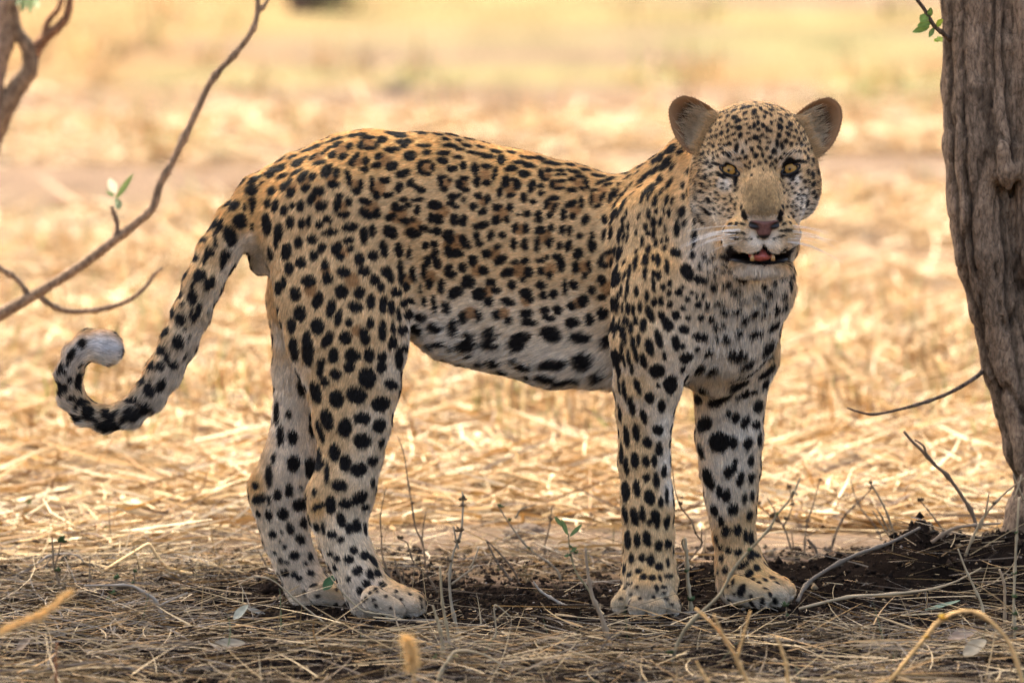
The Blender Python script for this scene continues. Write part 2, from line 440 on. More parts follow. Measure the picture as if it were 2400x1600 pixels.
# ------------------------------------------------------------------ coat: spots laid on the skin as small 3-D patches
# zones: (origin x, origin y, scale, rows "x y half-width half-height tilt")
SPOTS = []
def zone(ox, oy, sc, txt, grow=1.09):
    for row in txt.replace("\n", " ").split(";"):
        v = [float(t) for t in row.split()]
        if len(v) < 3: continue
        if len(v) == 3: v += [v[2]]
        if len(v) == 4: v += [0]
        SPOTS.append((ox + v[0] / sc, oy + v[1] / sc, v[2] / sc * grow, v[3] / sc * grow, v[4]))
zone(500, 250, 2.613, """320 375 35 10 -30;410 375 38 16 -25;350 420 28 14 -25;250 445 45 14 -30;425 425 35 12 -20;515 345 38 20 -35;510 400 40 12 -30;610 310 30 10 -40;
650 345 40 12 -15;680 280 30 8 -30;745 240 30 10 -20;730 295 25 22;795 305 30 20 -30;835 240 18 22;760 225 30 10 -15;905 235 20 25;960 255 35 12;1000 235 14 18;950 190 45 12 -5;
1035 200 30 20;1120 165 60 14 5;880 175 60 10 -10;740 205 60 8 -20;600 255 70 8 -22;870 310 30 16 -40;850 345 18 25;935 335 18 28;925 385 28 16;1015 305 28 18 -30;1000 360 26 20;
1095 265 45 18;1095 365 35 25 -20;1170 215 50 16;1170 240 25 18;1205 300 35 28;1290 240 40 12 5;1310 280 25 16;1265 375 18 35;1300 335 35 10;1345 370 14 25;1300 410 35 12;
1410 285 40 14;1405 330 35 20 10;1450 240 45 12 5;1510 260 30 10;1500 310 30 12;1460 380 30 20;1530 360 20 25;1395 460 14 35;1415 430 25 10;1415 505 22 14;1500 475 16 25;
1540 440 20 12 -20;1545 510 30 14;695 395 30 40 15;755 405 18 28;735 475 35 22;545 430 20 40 30;610 430 18 28 20;565 495 30 22 -20;360 515 28 25 -20;435 490 20 30 20;475 525 25 32 20;
465 460 14 25 10;830 440 16 55 -10;905 475 16 30;875 515 28 20;970 480 15 45;1045 450 30 16 10;1000 545 20 25;1075 540 28 16 -20;1165 410 45 22 -15;1145 490 20 25;1210 470 22 20;
235 510 38 28 -35;240 600 18 55;190 615 12 25;165 700 40 40;125 605 25 30;105 790 38 60 -15;45 720 15 30 20;15 830 15 30;65 930 18 50 10;335 590 20 25;380 605 18 38 15;
435 635 22 30 20;485 605 14 20 20;535 605 22 32 10;600 565 22 35 15;645 515 35 25;660 605 38 28 -30;760 590 22 50 10;775 545 25 14;830 580 18 28 -10;800 660 38 20;930 580 40 20 15;
935 655 45 25 35;1000 655 25 32 10;1120 620 30 20 20;1080 680 28 20;1170 700 35 16 20;1250 570 45 12 -5;1355 605 38 25 10;325 720 25 60 -15;400 770 25 50 10;385 830 15 35;
470 705 24 35 10;540 715 20 28;585 700 14 35;650 720 22 25;700 690 28 22 15;840 735 48 25 -10;720 765 48 18 -10;925 790 22 50;975 760 20 35;1085 775 45 30 30;1230 780 40 25;
1290 745 30 20;520 830 25 32 -10;605 810 28 28;445 885 28 45 15;350 900 16 40 -10;465 990 26 35;540 955 32 32;615 915 24 30;665 865 22 30 20;755 870 28 40 10;825 820 35 18 -10;
840 870 20 22;775 915 24 25;895 930 28 36;980 910 30 28;1045 870 22 50 -10;1140 890 25 30;1200 900 15 30;1440 795 32 30;1370 760 25 25;1470 895 50 25;1535 820 20 35;430 1075 18 35;
395 1110 20 40;505 1145 30 40 -10;585 1065 42 32;685 970 22 35;700 1050 30 35;800 1010 38 30;925 1005 38 28;990 1060 28 30;1025 1105 20 25;1060 1010 35 30 30;1085 1050 20 25;
1150 1030 18 60;1220 1020 18 40;1185 1105 18 18;1120 1135 30 25;785 1130 35 40 -20;895 1140 30 35;640 1185 28 50 25;530 1265 35 45 -10;720 1235 24 55 10;965 1190 24 42 5;
870 1225 40 30 10;1040 1210 22 50 15;1095 1230 15 35 5;1165 1200 20 25;765 1290 20 50 10;640 1345 40 45;700 1425 28 50 30;810 1410 35 40 -20;830 1320 22 25;925 1405 28 50 -10;
960 1325 20 35;1035 1370 22 60 5;1100 1440 25 35;1170 1365 20 25;1270 1290 30 25;1245 1370 30 30;1100 1350 12 40;480 1340 25 45;580 1470 30 90 -5;500 1480 20 60;740 1520 28 40;
850 1520 42 38;950 1515 28 38;1035 1530 22 30;1135 1520 22 40;660 1560 25 20;1380 430 12 10;1360 890 20 20;1330 690 20 16;1480 690 24 30;1540 690 20 25;1310 960 20 22;1380 960 18 30;
1325 1080 22 28;1400 1090 20 32;1460 1030 28 24;1500 1130 30 28;1350 1190 16 35;1290 1190 16 25;1430 1230 20 35;1540 1080 22 30;1350 1350 30 25;1470 1340 24 40;1530 1290 26 34""", 1.16)
zone(550, 800, 2.24, """310 40 22 60;385 60 28 65;450 140 18 52 3;520 75 28 38;620 75 38 32 15;705 70 26 38;770 85 20 30;825 18 22 20;865 100 20 40 -25;895 35 28 15 20;475 210 22 25;530 170 28 28;
600 135 28 32;770 135 26 28;695 190 42 55 -10;825 225 38 25 20;350 245 18 45 -10;425 265 28 55 -15;535 300 38 45;640 280 50 42 35;770 325 50 38 -5;670 400 42 30 5;485 410 32 55 -15;
580 450 35 50 10;760 440 32 38 10;670 520 45 38;525 580 28 45;580 635 30 42;650 670 42 35 -10;725 625 26 26;770 530 14 25;550 755 40 30 15;655 820 45 30 -25;580 850 32 25;
725 740 12 25;690 870 20 18;505 855 26 45;440 865 40 16 -20;560 935 22 40 -15;640 965 24 36;600 980 18 28;685 985 10 35;510 1010 25 20;555 1038 18 20;430 975 15 20;465 980 10 30;
625 1095 18 22 -30;685 1120 25 22 20;730 1150 15 35 -30;600 1142 26 22;535 1135 16 18;500 1110 14 14;645 1200 26 24;712 1220 18 28 -20;750 1215 18 20;690 1270 22 22;775 1275 20 18;
655 1308 18 18;595 1245 12 14;740 1300 12 14;690 1345 10 10;730 1355 8 10;525 1185 12 20;400 440 14 60 -12;450 470 15 60 -20;485 690 12 55 -5;440 610 15 50 -10;420 790 10 20;
285 380 15 20;240 490 18 50;305 500 25 38 -10;220 370 14 60;310 640 32 42;205 610 10 30;400 665 28 55 -20;435 640 20 35;180 705 18 55;285 780 20 35;345 765 10 12;225 805 22 28;
110 755 18 18;125 825 35 25 -15;180 830 12 20;345 855 38 30;255 905 28 32;180 910 20 28;125 905 12 18;365 950 18 28;290 980 20 32 -15;345 1035 28 22 35;200 1012 22 18;245 997 8 10;
240 1048 8 9;263 1077 12 11;315 1122 24 24;273 1157 12 10;397 1125 14 20;373 1165 10 10;400 1215 20 16;313 1222 18 18;340 1245 14 14;410 1275 16 12;435 1335 14 10;365 1315 10 12;
210 1110 10 10;240 1150 15 12;265 1215 20 20""", 1.1)
zone(900, 350, 2.613, """570 25 60 10 8;640 45 40 12;720 65 25 30;560 120 24 32;630 105 35 14;680 150 14 40 10;630 205 28 18;570 195 20 35;780 120 38 20 -15;830 80 40 10;890 100 40 14 5;860 150 35 20 10;
1030 85 60 10 8;930 55 60 8 10;1160 135 45 10 10;745 200 22 35 10;815 215 22 30;710 260 18 30 10;775 280 26 14;790 185 20 10;905 225 20 40 15;960 225 22 14;965 270 22 16;860 295 22 28;
915 320 22 14;965 155 18 35;1010 130 25 12;985 185 25 10;1080 130 35 8;1085 155 35 8;1030 215 14 25;1080 195 35 10;1075 240 35 10;1150 185 25 12;1240 205 14 40;1200 165 30 10;
1150 250 30 14;1215 240 20 12;1330 200 35 10 -20;1385 180 30 10 -20;1370 215 30 10 -20;1310 160 40 10 5;1270 300 12 45 5;1290 250 25 10;1340 290 12 30 20;1310 345 25 12 -20;
1385 290 14 35 15;1420 270 12 30 15;1000 335 16 35 20;1040 300 35 14 -10;1050 355 14 30 25;1015 405 20 18 -20;1145 335 40 18 -25;1210 325 14 35 5;1100 400 18 35;1155 410 18 20;
945 395 22 20;945 430 20 18;880 395 25 18 -20;830 400 18 10;695 355 28 22 -20;770 355 22 24;605 380 32 18 -20;550 350 22 22;580 285 24 22;635 305 18 28;690 430 26 28;755 430 18 22;
725 525 22 18;595 465 45 20 -15;655 525 18 30 15;805 485 18 35 10;870 480 20 30;955 495 30 25 -10;1025 480 20 20;1095 495 22 28;1140 500 15 28;1200 530 20 18;1235 430 20 30 20;
1275 530 14 25;1350 430 20 25;1410 395 14 35 10;1465 480 12 30;1345 525 14 35 10;1390 510 12 40 5;1440 520 14 35 10;1460 340 12 40;795 580 18 35;865 580 20 35 5;940 580 16 45 5;
1015 570 20 30 10;1080 590 18 22;1130 590 20 35 15;1275 590 24 40 -10;1190 640 28 35 15;570 530 20 30;585 575 22 18;695 595 25 14;630 640 28 24;715 675 42 24 -35;545 680 25 35 10;
610 740 28 30 -20;800 690 25 16;865 685 26 18;960 680 26 16;1000 665 15 15;1060 660 22 22;1085 700 22 45;1175 725 20 35;1255 715 15 35 -10;1235 770 20 20;760 755 42 25 -15;
885 750 26 30 5;855 795 16 18;785 830 26 26;965 745 22 24;1015 770 18 20;1330 680 14 40 15;1350 715 20 18;1435 640 14 45;1380 630 35 14 -20;520 805 32 40 -35;655 815 28 22;
690 860 26 24;585 885 38 35 -30;640 930 28 26;870 880 35 30;895 915 22 22;965 830 28 25;980 895 22 25;1040 885 24 28;1110 840 16 45 -5;1165 830 25 30 -30;1275 860 24 24;
1330 800 22 28;1410 800 20 40;1330 905 22 18;1405 945 24 40 -20;580 1020 22 35;690 1010 25 30;765 1050 24 22 -20;760 930 40 22 15;
875 1005 38 28;890 1060 45 20 5;985 985 26 22;1065 985 26 26;1010 1030 35 18 5;1150 960 26 26;1220 930 30 35 30;1155 1060 42 28 -10;1260 1040 25 35;1335 1005 22 35 -20;650 1125 40 30;
655 1190 50 30;530 1170 35 55 -10;840 1150 60 30 -10;815 1195 50 35;1020 1130 60 40 15;1205 1150 60 30 5;1220 1290 60 45 -15;1040 1310 80 30 -10;790 1290 30 15;680 1300 35 25;
1390 1090 40 25;1360 1180 35 30;1410 1270 30 40;860 1330 50 20;1000 1395 60 20;1080 1420 40 15;1170 1400 50 15;1310 1370 40 20;1430 1340 12 50;500 1380 40 20 30""", 1.18)
zone(900, 350, 2.613, """230 250 30 16 10;200 230 22 14;120 310 26 16 10;100 355 34 16 20;150 340 22 14;205 370 20 30;60 400 20 14;125 435 26 18;175 430 20 14 10;40 490 40 22 25;
165 510 34 24;235 485 26 18;300 500 22 16;255 590 22 22;310 580 24 22;310 335 34 24;345 350 20 18;325 425 38 28 15;290 405 20 14;430 430 24 36;490 430 22 26;480 455 22 14;400 540 32 34;
395 510 34 20;440 640 48 22 -5;390 615 20 28;490 560 24 40 -25;520 590 18 20;90 610 24 36;155 630 12 34;270 670 24 16;325 695 22 38 -10;305 655 28 12 30;105 740 18 60 -10;180 765 14 46 -10;
245 750 16 46;135 840 22 22;75 875 32 28;225 850 10 26;280 825 20 34;350 845 20 40;400 745 26 42;480 725 26 28;430 880 38 30 -40;45 970 20 42;90 1010 14 40;160 930 28 18 20;245 930 16 28;
310 960 14 40;365 960 12 30;145 1015 24 30 10;225 1025 34 24;110 1105 28 28;200 1105 30 32;320 1095 34 26 10;415 1100 18 46 -20;50 1195 28 24;95 1290 25 50 -25;340 1190 40 14;480 1200 30 30;
70 340 20 14;20 190 20 20;20 280 30 16;90 240 20 26;170 190 20 12;420 290 30 20;410 330 26 16;460 280 22 12;490 310 14 18;440 350 24 12;470 215 14 30;490 180 30 12;500 245 24 14;350 190 14 28;365 165 24 10;370 240 24 14;405 190 12 10""", 1.15)
zone(1400, 600, 2.851, """600 105 38 55 -25;690 155 50 22 15;780 205 20 32;865 195 30 20;50 60 25 20;110 150 25 55;30 160 25 30;30 275 30 20;105 320 28 35;35 385 35 35 40;215 105 12 45;320 115 14 40;
410 130 16 28;465 65 14 45;405 30 16 35;330 30 12 40;255 40 14 50;375 190 12 50 -8;200 215 14 35;260 235 14 35;330 265 16 35;380 305 18 30;425 300 18 28;440 205 18 20;480 250 18 20;
545 240 22 25;485 320 18 22;570 345 18 16;600 285 16 16;570 205 12 14;630 245 12 14;665 265 10 18;710 262 10 16;675 325 24 20;735 330 16 20;815 310 35 18;925 240 42 14;970 290 40 10 -5;
1065 275 22 16;1115 210 20 20;1180 185 18 20;1160 245 26 16 -20;1245 260 18 25;1240 130 20 20;1295 125 16 18;1290 190 12 30;975 175 30 18;930 150 14 22;205 350 16 35;240 360 12 40;
285 340 14 35;350 385 22 55 -20;430 400 20 35 -25;470 455 30 45 -30;525 395 28 25 30;610 410 18 18;695 410 24 20;765 420 20 24;850 370 24 22;935 365 30 24 -10;1050 375 20 30 10;
1115 375 22 20;1120 315 18 16;1200 350 22 26 20;1250 330 14 30 15;180 430 14 30;255 430 16 28;305 460 22 45 5;225 480 14 40;580 490 32 25 15;790 470 18 22;840 460 14 18;985 425 28 24 -20;
1185 455 30 30 -20;945 510 28 20;180 530 14 45 -10;240 590 16 55 -12;275 560 12 40;410 550 22 60 -15;350 605 25 58 -15;525 580 25 50 -15;690 538 50 26 5;865 555 26 24;800 545 16 18;
1060 515 48 24 -25;570 600 18 18;450 665 14 30 -10;595 680 40 32 5;670 622 16 16;745 645 24 28 15;935 660 58 32 5;1150 600 48 32 -35;1005 715 62 18 -30;1160 680 20 14;165 650 10 60;
210 690 12 45 -10;260 660 12 45 -10;310 700 20 45 -10;230 750 12 35;400 765 48 42 20;685 752 26 32;775 762 26 36 20;570 755 14 20;490 855 44 58 -20;1125 785 50 20 -30;1170 740 16 25;
145 860 8 60;180 900 14 70;230 1000 20 60;270 870 20 50 -15;350 945 28 38 -20;310 1070 20 45 -15;430 1000 22 38 -15;405 865 15 15;950 852 55 30 -10;820 960 85 26 -28;700 890 25 20 -20;
990 920 28 25 -20;1050 905 25 16;940 945 15 20;1130 850 20 30;670 950 22 35;260 1175 22 55 -5;195 1200 18 70;150 1050 10 60;405 1158 34 30 20;335 1240 28 35 -20;415 1295 24 32 -20;
160 1300 8 60;925 1080 24 35 10;875 1050 16 24;990 1105 22 45 20;1075 1000 28 40;1065 1125 25 30 20;710 1120 48 45 -30;815 1240 62 60;910 1240 25 40;1005 1250 30 38 15;1085 1220 14 45;
690 1300 16 45""", 1.16)
zone(1350, 1050, 3.485, """370 55 16 70;410 145 20 70 -3;482 95 32 62 -5;570 105 28 45 -15;640 100 24 45 -10;720 185 20 50 -5;575 240 28 30;655 260 25 60 -5;400 350 32 80 -8;500 325 28 65 -8;600 400 40 60 -20;
690 440 20 40;740 390 14 70 -5;400 540 18 70 -8;478 555 32 68 -8;545 535 24 62 -5;650 560 35 55 -15;665 620 18 35;605 600 22 24;742 600 22 50 5;420 745 24 70;500 750 25 55;
580 735 32 60 -10;675 795 30 42;755 780 28 35;455 895 22 40;540 895 26 34;610 915 30 48;680 965 32 30;750 930 16 38;395 980 14 40;435 1025 22 22;510 1003 28 20;550 1050 26 24;
620 1057 34 22;690 1060 14 28;760 1040 35 20;370 1085 20 18;655 1135 20 25;430 1105 28 10;500 1135 12 12;720 1130 22 12;720 1175 20 12;820 1170 12 45;400 1140 14 12;680 0 24 50 -10;
1080 250 38 85 -10;1175 355 28 50;1230 385 32 52 10;1240 195 30 45 10;1290 145 24 60 10;1340 250 28 60 5;1430 240 22 40;1430 100 22 50;1375 405 18 40;1440 390 18 40;1130 505 28 50;
1285 498 42 42;1185 595 22 40 5;1415 545 22 40;1225 678 36 38;1320 665 30 40;1385 715 18 50;1430 730 22 55 -5;1145 745 14 35;1180 805 22 26;1248 835 26 26;1325 850 30 30;1190 900 20 28;
1218 995 22 32;1345 965 32 25;1385 935 22 22;1475 975 30 26;1430 870 30 40 30;1480 870 22 25;1415 1030 32 28;1350 1160 30 55 20;1280 1090 14 32;1440 1070 22 10;1490 1095 20 12;
1545 1070 18 14;1600 1055 22 14;1660 1035 20 12;1430 1210 16 14;1590 1190 14 20;1435 1275 16 30;1290 1190 10 14;1520 1260 16 40;1160 1015 8 20;1625 1250 20 30;1550 1140 20 10;
1240 1125 10 15;1370 1290 12 22""", 1.14)
zone(1500, 180, 3.136, """180 500 40 22 -35;230 530 26 45 25;300 545 35 20 -35;150 590 22 45 30;100 620 25 18 -35;180 645 25 50 20;215 620 18 45 20;240 655 14 35 20;115 685 16 45 20;65 710 14 45 20;
30 745 20 55 20;147 755 24 35;215 785 14 50 20;75 820 14 45 10;100 825 12 45 10;35 850 16 45 15;15 900 12 30;60 880 12 30;155 840 10 30 20;110 910 18 40 10;195 905 12 40 15;
240 905 12 28;315 885 14 28;310 800 14 28;310 995 22 38;215 1000 15 35;178 990 10 30;120 985 14 20;65 1010 14 40;98 1065 20 40;150 1060 14 35 10;185 1110 12 30;270 1110 22 60;
325 1075 18 25;40 1100 16 30;60 1150 20 20;100 1150 16 45 5;15 1210 16 40;60 1270 18 35;115 1220 16 35;160 1205 12 22;200 1190 12 22;180 1258 18 22;265 1290 38 35 15;385 1305 20 28;
475 1310 24 26;130 1340 20 45 -8;95 1330 10 30;30 1340 16 45;200 1395 16 50 5;35 1435 16 40;100 1445 12 25;135 1455 20 32;220 1515 18 25;400 1180 18 60;400 1230 14 20;610 1300 20 18;
545 1310 14 12;510 1355 14 12;565 1395 20 14;435 1390 12 22;500 1430 12 10;610 1438 20 12;545 1465 10 10;370 700 20 30;400 980 10 30;395 1060 10 35;455 1050 14 45;265 440 26 12 -45""", 1.08)
zone(1500, 180, 3.136, """740 172 35 9 -12;865 165 25 12;800 220 20 14 10;850 190 14 10;945 207 20 10 5;1025 207 28 9 15;625 228 30 10 -15;690 250 22 10 -15;755 232 18 10 -10;890 235 12 14;970 245 16 12 30;
1050 243 18 10 20;840 260 20 22;925 265 12 12;600 262 22 8 -10;645 290 16 10 -20;690 300 16 20 30;773 270 14 20 15;720 325 18 24 30;960 280 12 12;915 295 10 14;1035 320 14 20 -20;
1085 285 12 16 -30;1108 350 14 18 -25;1030 370 20 24 -10;645 355 12 18 25;645 400 12 16 20;728 376 24 15;738 432 14 20 10;840 360 10 26;870 340 10 20;905 360 12 18;965 340 12 12;
810 375 12 14;870 390 12 16;935 390 10 22;600 415 16 16 -20;560 440 12 10;685 425 22 8 -20;960 400 12 14;1020 430 16 18 -15;1090 425 20 14 30;1070 475 16 12 30;640 500 35 10 -15;
710 525 16 32 10;850 450 22 18;880 480 10 16;780 485 10 14;805 460 10 10;1008 490 12 35 -5;1045 510 14 28 -20;1110 495 14 16 -20;755 555 10 20;825 540 12 18;930 530 14 12;985 550 20 22;
780 590 14 14;850 580 18 20;900 575 12 18;620 560 20 10;655 575 14 18;540 510 12 14;590 345 8 12;595 300 10 10;1185 495 12 14 -30;1145 400 14 10 30;1165 460 8 12;775 650 8 10;
808 632 10 10;880 640 14 12;925 625 12 14;970 640 12 14;1000 620 10 14;840 660 8 8;905 680 6 8;822 722 9 9;955 660 8 10;460 565 20 12 -35;505 555 8 22 15;448 620 8 18 15;
497 630 12 20 10;540 600 8 18;437 705 9 28 8;485 738 18 18 -20;458 792 14 14;418 790 9 32;520 660 10 14;456 845 18 14 20;505 908 18 20;418 885 9 22;360 835 10 40 -10;490 990 40 12 40;
560 850 10 10;585 870 8 8;545 970 14 8 20;590 1000 14 8 30;520 800 8 12;560 760 9 12;600 820 10 9;640 830 10 7;610 780 8 8;555 900 8 8;1235 600 8 18 -10;1270 615 10 22 -15;
1235 700 10 22 10;1265 720 10 25 5;1300 690 8 25 5;1210 770 16 12 30;1180 745 14 8 20;1268 790 12 20;1300 785 9 18;1225 930 16 28 5;1270 850 14 14;1180 830 10 12;1150 790 10 9;
1130 850 12 8 20;1195 870 10 8;1150 900 10 8;1120 760 14 10;1095 785 10 8;1285 880 9 16;1210 560 10 16 -20;1280 570 9 18 -20;665 1035 12 9;665 1080 14 10;708 1080 12 12;755 1083 22 9 20;
1060 1080 18 9 -30;1100 1070 10 12;1095 1035 8 9;1128 1028 8 10;650 1135 18 9 15;700 1145 30 8 8;760 1150 20 7 5;700 1185 35 6 8;780 1190 20 6;820 1190 8 8;865 1175 7 7;
1080 1128 40 10 -8;1040 1130 18 8 -5;1040 1170 35 6 -10;985 1190 6 6;745 965 10 18;1053 960 14 16 20;655 665 50 27 12;700 755 17 50;560 640 38 9 10;600 725 40 11 32;
1100 650 50 29 -14;1190 625 42 11 12;1050 715 16 32 10;1140 718 42 11 -35;760 1010 14 26 -20;1035 1010 14 26 20;908 1168 9 30;772 1032 16 20 -30;1028 1042 16 20 30""", 1.18)
zone(0, 0, 1, """940 308 16.8 4 0;980 310 14.4 3.4 0;993 313 14.28 4 5;1027 315 12.24 3.4 5;1045 327 12.6 4 12;1075 329 10.8 3.4 12;1094 342 13.44 4 14;1126 344 11.52 3.4 14;1162 355 15.12 4 10;1198 357 12.96 3.4 10;1232 369 15.12 4 12;1268 371 12.96 3.4 12;1302 384 15.12 4 12;1338 386 12.96 3.4 12;1373 398 14.28 4 8;1407 400 12.24 3.4 8;1435 404 12.6 4 4;1465 406 10.8 3.4 4;825 318 12.6 4 -15;855 320 10.8 3.4 -15;745 343 12.6 4 -20;775 345 10.8 3.4 -20;685 368 12.6 4 -25;715 370 10.8 3.4 -25;637.5 394 10.5 4 -30;662.5 396 9 3.4 -30;587.5 428 10.5 4 -40;612.5 430 9 3.4 -40;533 478 10.08 4 -50;557 480 8.64 3.4 -50;493 535 10.08 4 -55;517 537 8.64 3.4 -55;458 600 10.08 4 -62;482 602 8.64 3.4 -62;428 665 10.08 4 -65;452 667 8.64 3.4 -65""", 1.0)
zone(100, 500, 2.85, """1400 90 14 30;1155 200 18 28;1210 290 25 50 15;1100 270 20 55 8;1060 165 22 25 20;1010 290 18 40 25;1030 300 14 25;950 405 25 30;1050 410 42 40;1115 465 38 40 -20;880 520 14 40 15;
915 540 20 35;1000 560 32 55;855 655 28 38 15;1040 650 20 60 15;920 705 32 42;1010 690 24 28;815 790 22 32 15;905 860 42 45;790 910 38 38 20;830 960 15 40 25;725 1020 20 35 10;
790 1020 22 30;870 1010 35 28;660 1120 20 30;710 1180 42 42;790 1150 28 50 20;590 1345 55 50;680 1310 35 45 20;590 1250 50 25;440 1350 55 25 5;430 1420 60 40 -40;300 1330 45 50;
510 1430 40 20 -20;190 1370 35 30;370 1410 20 40;250 1260 35 30;240 1120 22 60 10;110 1170 28 50;190 940 22 55 20;260 870 35 30 -45;320 1020 40 14 -40;120 1040 18 40;1130 60 18 45 25;1180 80 18 35 20""", 1.05)
for x_, y_ in ((868, 1388), (895, 1374), (905, 1396), (928, 1384), (940, 1404), (880, 1418), (960, 1392), (915, 1424), (850, 1408), (985, 1402), (762, 1372), (790, 1380), (1478, 1392), (1500, 1402), (1532, 1398), (1560, 1402), (1455, 1402), (1575, 1416)):
    SPOTS.append((x_, y_, 5.0, 4.0, 15))
zone(0, 0, 1, "1130 850 13 8 20;1180 872 14 7 15;1240 884 12 6 5;1350 884 14 6;1400 882 10 6 -5;1060 815 10 7 20;1010 810 8 8;1100 830 9 7 20", 1.0)
_tl = [(530, 545), (505, 600), (480, 660), (455, 725), (428, 785), (400, 845), (368, 900), (325, 950), (270, 980), (215, 975), (180, 945), (160, 900), (166, 860)]
for j_, (tx_, ty_) in enumerate(_tl):
    for i_ in range(3):
        SPOTS.append((tx_ + (i_ - 1) * 24 + 9 * math.sin(j_ * 3.3 + i_ * 2), ty_ + 13 * math.sin(j_ * 1.7 + i_ * 4), 4.5 + 2.2 * math.sin(j_ * 7 + i_), 8.5 + 3 * math.cos(j_ * 5 + i_ * 3), 28 if ty_ < 930 else 70))
for j_ in range(13):
    for i_ in range(4):
        if (i_ + j_) % 4 == 3: continue
        SPOTS.append((1437 + i_ * 11 + 4 * math.sin(j_ * 2.1 + i_), 452 + j_ * 33 + 11 * (i_ % 2) + 5 * math.sin(j_ * 5 + i_ * 3), 3.4, 13.5, 4))
ROS = [(500 + x / 2.613, 250 + y / 2.613, r / 2.613) for x, y, r in [(780, 260, 38), (640, 310, 38), (945, 222, 40), (890, 340, 34), (1050, 330, 40), (1300, 372, 34), (1430, 470, 26), (1010, 500, 44),
       (870, 470, 28), (790, 600, 34), (630, 560, 34), (970, 620, 44), (1130, 660, 55), (480, 500, 40), (1400, 640, 44), (1230, 730, 50), (800, 890, 34), (690, 1010, 30), (1190, 1060, 34), (600, 1120, 40),
       (850, 1060, 44), (880, 1370, 34), (1530, 480, 30), (1450, 850, 45), (1330, 1040, 40), (730, 440, 34), (560, 460, 30)]] + \
      [(900 + x / 2.613, 350 + y / 2.613, r / 2.613) for x, y, r in [(620, 155, 34), (780, 240, 38), (1000, 160, 26), (1060, 217, 26), (1195, 205, 36), (1300, 300, 32), (1030, 350, 30), (1170, 370, 34),
       (720, 390, 44), (610, 320, 28), (840, 490, 34), (990, 530, 40), (450, 570, 50), (680, 640, 38), (830, 740, 44), (1020, 730, 34), (1215, 720, 34), (1390, 680, 38), (640, 870, 34), (530, 1000, 38),
       (740, 1000, 34), (1190, 940, 34), (1370, 850, 44), (570, 740, 38), (1340, 250, 28), (650, 1160, 34), (870, 930, 30)]]

cam_o = Vector((0, -CAM_D, CAM_H))
def hit(px, py):
    d = Vector(ray(px, py)).normalized()
    loc, nn, idx, dist = BVH.ray_cast(cam_o, d, 40)
    if loc is None:
        q = cam_o + d * (CAM_D / d.y)
        loc, nn, idx, dist = BVH.find_nearest(q)
        if (loc - q).length > 0.2: return None, None
    return np.array(loc), np.array(nn)
BL = []            # centre, major axis, minor axis, normal, r1, r2, depth
def add_blob(px, py, rx, ry, ang):
    c, n = hit(px, py)
    if c is None: return
    t = math.radians(ang)
    view = unit(np.array([0, -CAM_D, CAM_H]) - c)
    ex = np.array([1.0, 0, 0]); ez = unit(np.cross(ex, -view)) * 1.0
    if ez[2] < 0: ez = -ez
    axes = []
    for vx, vy, r in ((math.cos(t), -math.sin(t), rx), (math.sin(t), math.cos(t), ry)):
        w = (ex * vx + ez * vy) * sz(r, c[1])
        nv = max(float(n @ view), 0.35)
        w = w + view * (-(w @ n) / nv)                # slide along the view onto the skin
        axes.append(w)
    r1, r2 = np.linalg.norm(axes[0]), np.linalg.norm(axes[1])
    a1 = axes[0] / max(r1, 1e-6)
    a2 = axes[1] - a1 * (axes[1] @ a1)
    r2 = max(np.linalg.norm(a2), r2 * 0.5); a2 = unit(a2)
    a3 = unit(np.cross(a1, a2))
    BL.append((c, a1, a2, a3, r1, r2, max(r1, r2) * 0.8 + 0.008))
for s_ in SPOTS: add_blob(*s_)
NHAND = len(BL)

# spots of the sides that face away, scattered evenly over the skin
view_n = unit(np.array([0, -CAM_D, CAM_H]) - pts)
facing = (nrm * view_n).sum(1)
def seg_near(P, prims):
    D = np.stack([p.dist(P) for p in prims], 1)
    return D
_order = rng.permutation(len(pts))[:60000]
_cell = {}
def near_any(p, r):
    k = tuple((p // 0.03).astype(int))
    for a in (-1, 0, 1):
        for b in (-1, 0, 1):
            for c in (-1, 0, 1):
                for q, rr in _cell.get((k[0] + a, k[1] + b, k[2] + c), ()):
                    if np.abs(q - p).max() < r + rr and ((q - p) ** 2).sum() < (r + rr) ** 2: return True
    return False
def put_cell(p, r): _cell.setdefault(tuple((p // 0.03).astype(int)), []).append((p, r))
for b in BL: put_cell(b[0], 0.5 * (b[4] + b[5]))
_px = to_px(pts)
FLOWV = np.array([p.flow for p in ALL])
for i in _order:
    p = pts[i]
    headd = np.linalg.norm(p - HEAD)
    x_, y_ = _px[i]
    neckpatch = 1425 < x_ < 1505 and 400 < y_ < 640 and facing[i] > 0
    if facing[i] > 0.22 and not neckpatch: continue
    if headd < 0.13 and facing[i] > 0: continue
    r = 0.0085 if p[2] > 0.3 else 0.0065
    if headd < 0.14: r = 0.004
    if neckpatch: r = 0.0052
    r *= 0.75 + 0.5 * rng.random()
    if near_any(p, r + 0.0045): continue
    put_cell(p, r)
    n = nrm[i]
    f = np.array([-0.25, 0, -1.0]) if (neckpatch or p[2] < 0.4) else np.array([-1.0, 0, -0.2])
    a1 = f - n * (f @ n); a1 = unit(a1); a2 = np.cross(n, a1)
    BL.append((p, a1, a2, n, r * 1.35, r * (0.8 if not neckpatch else 0.55), r + 0.008))
print("coat spots", NHAND, len(BL))

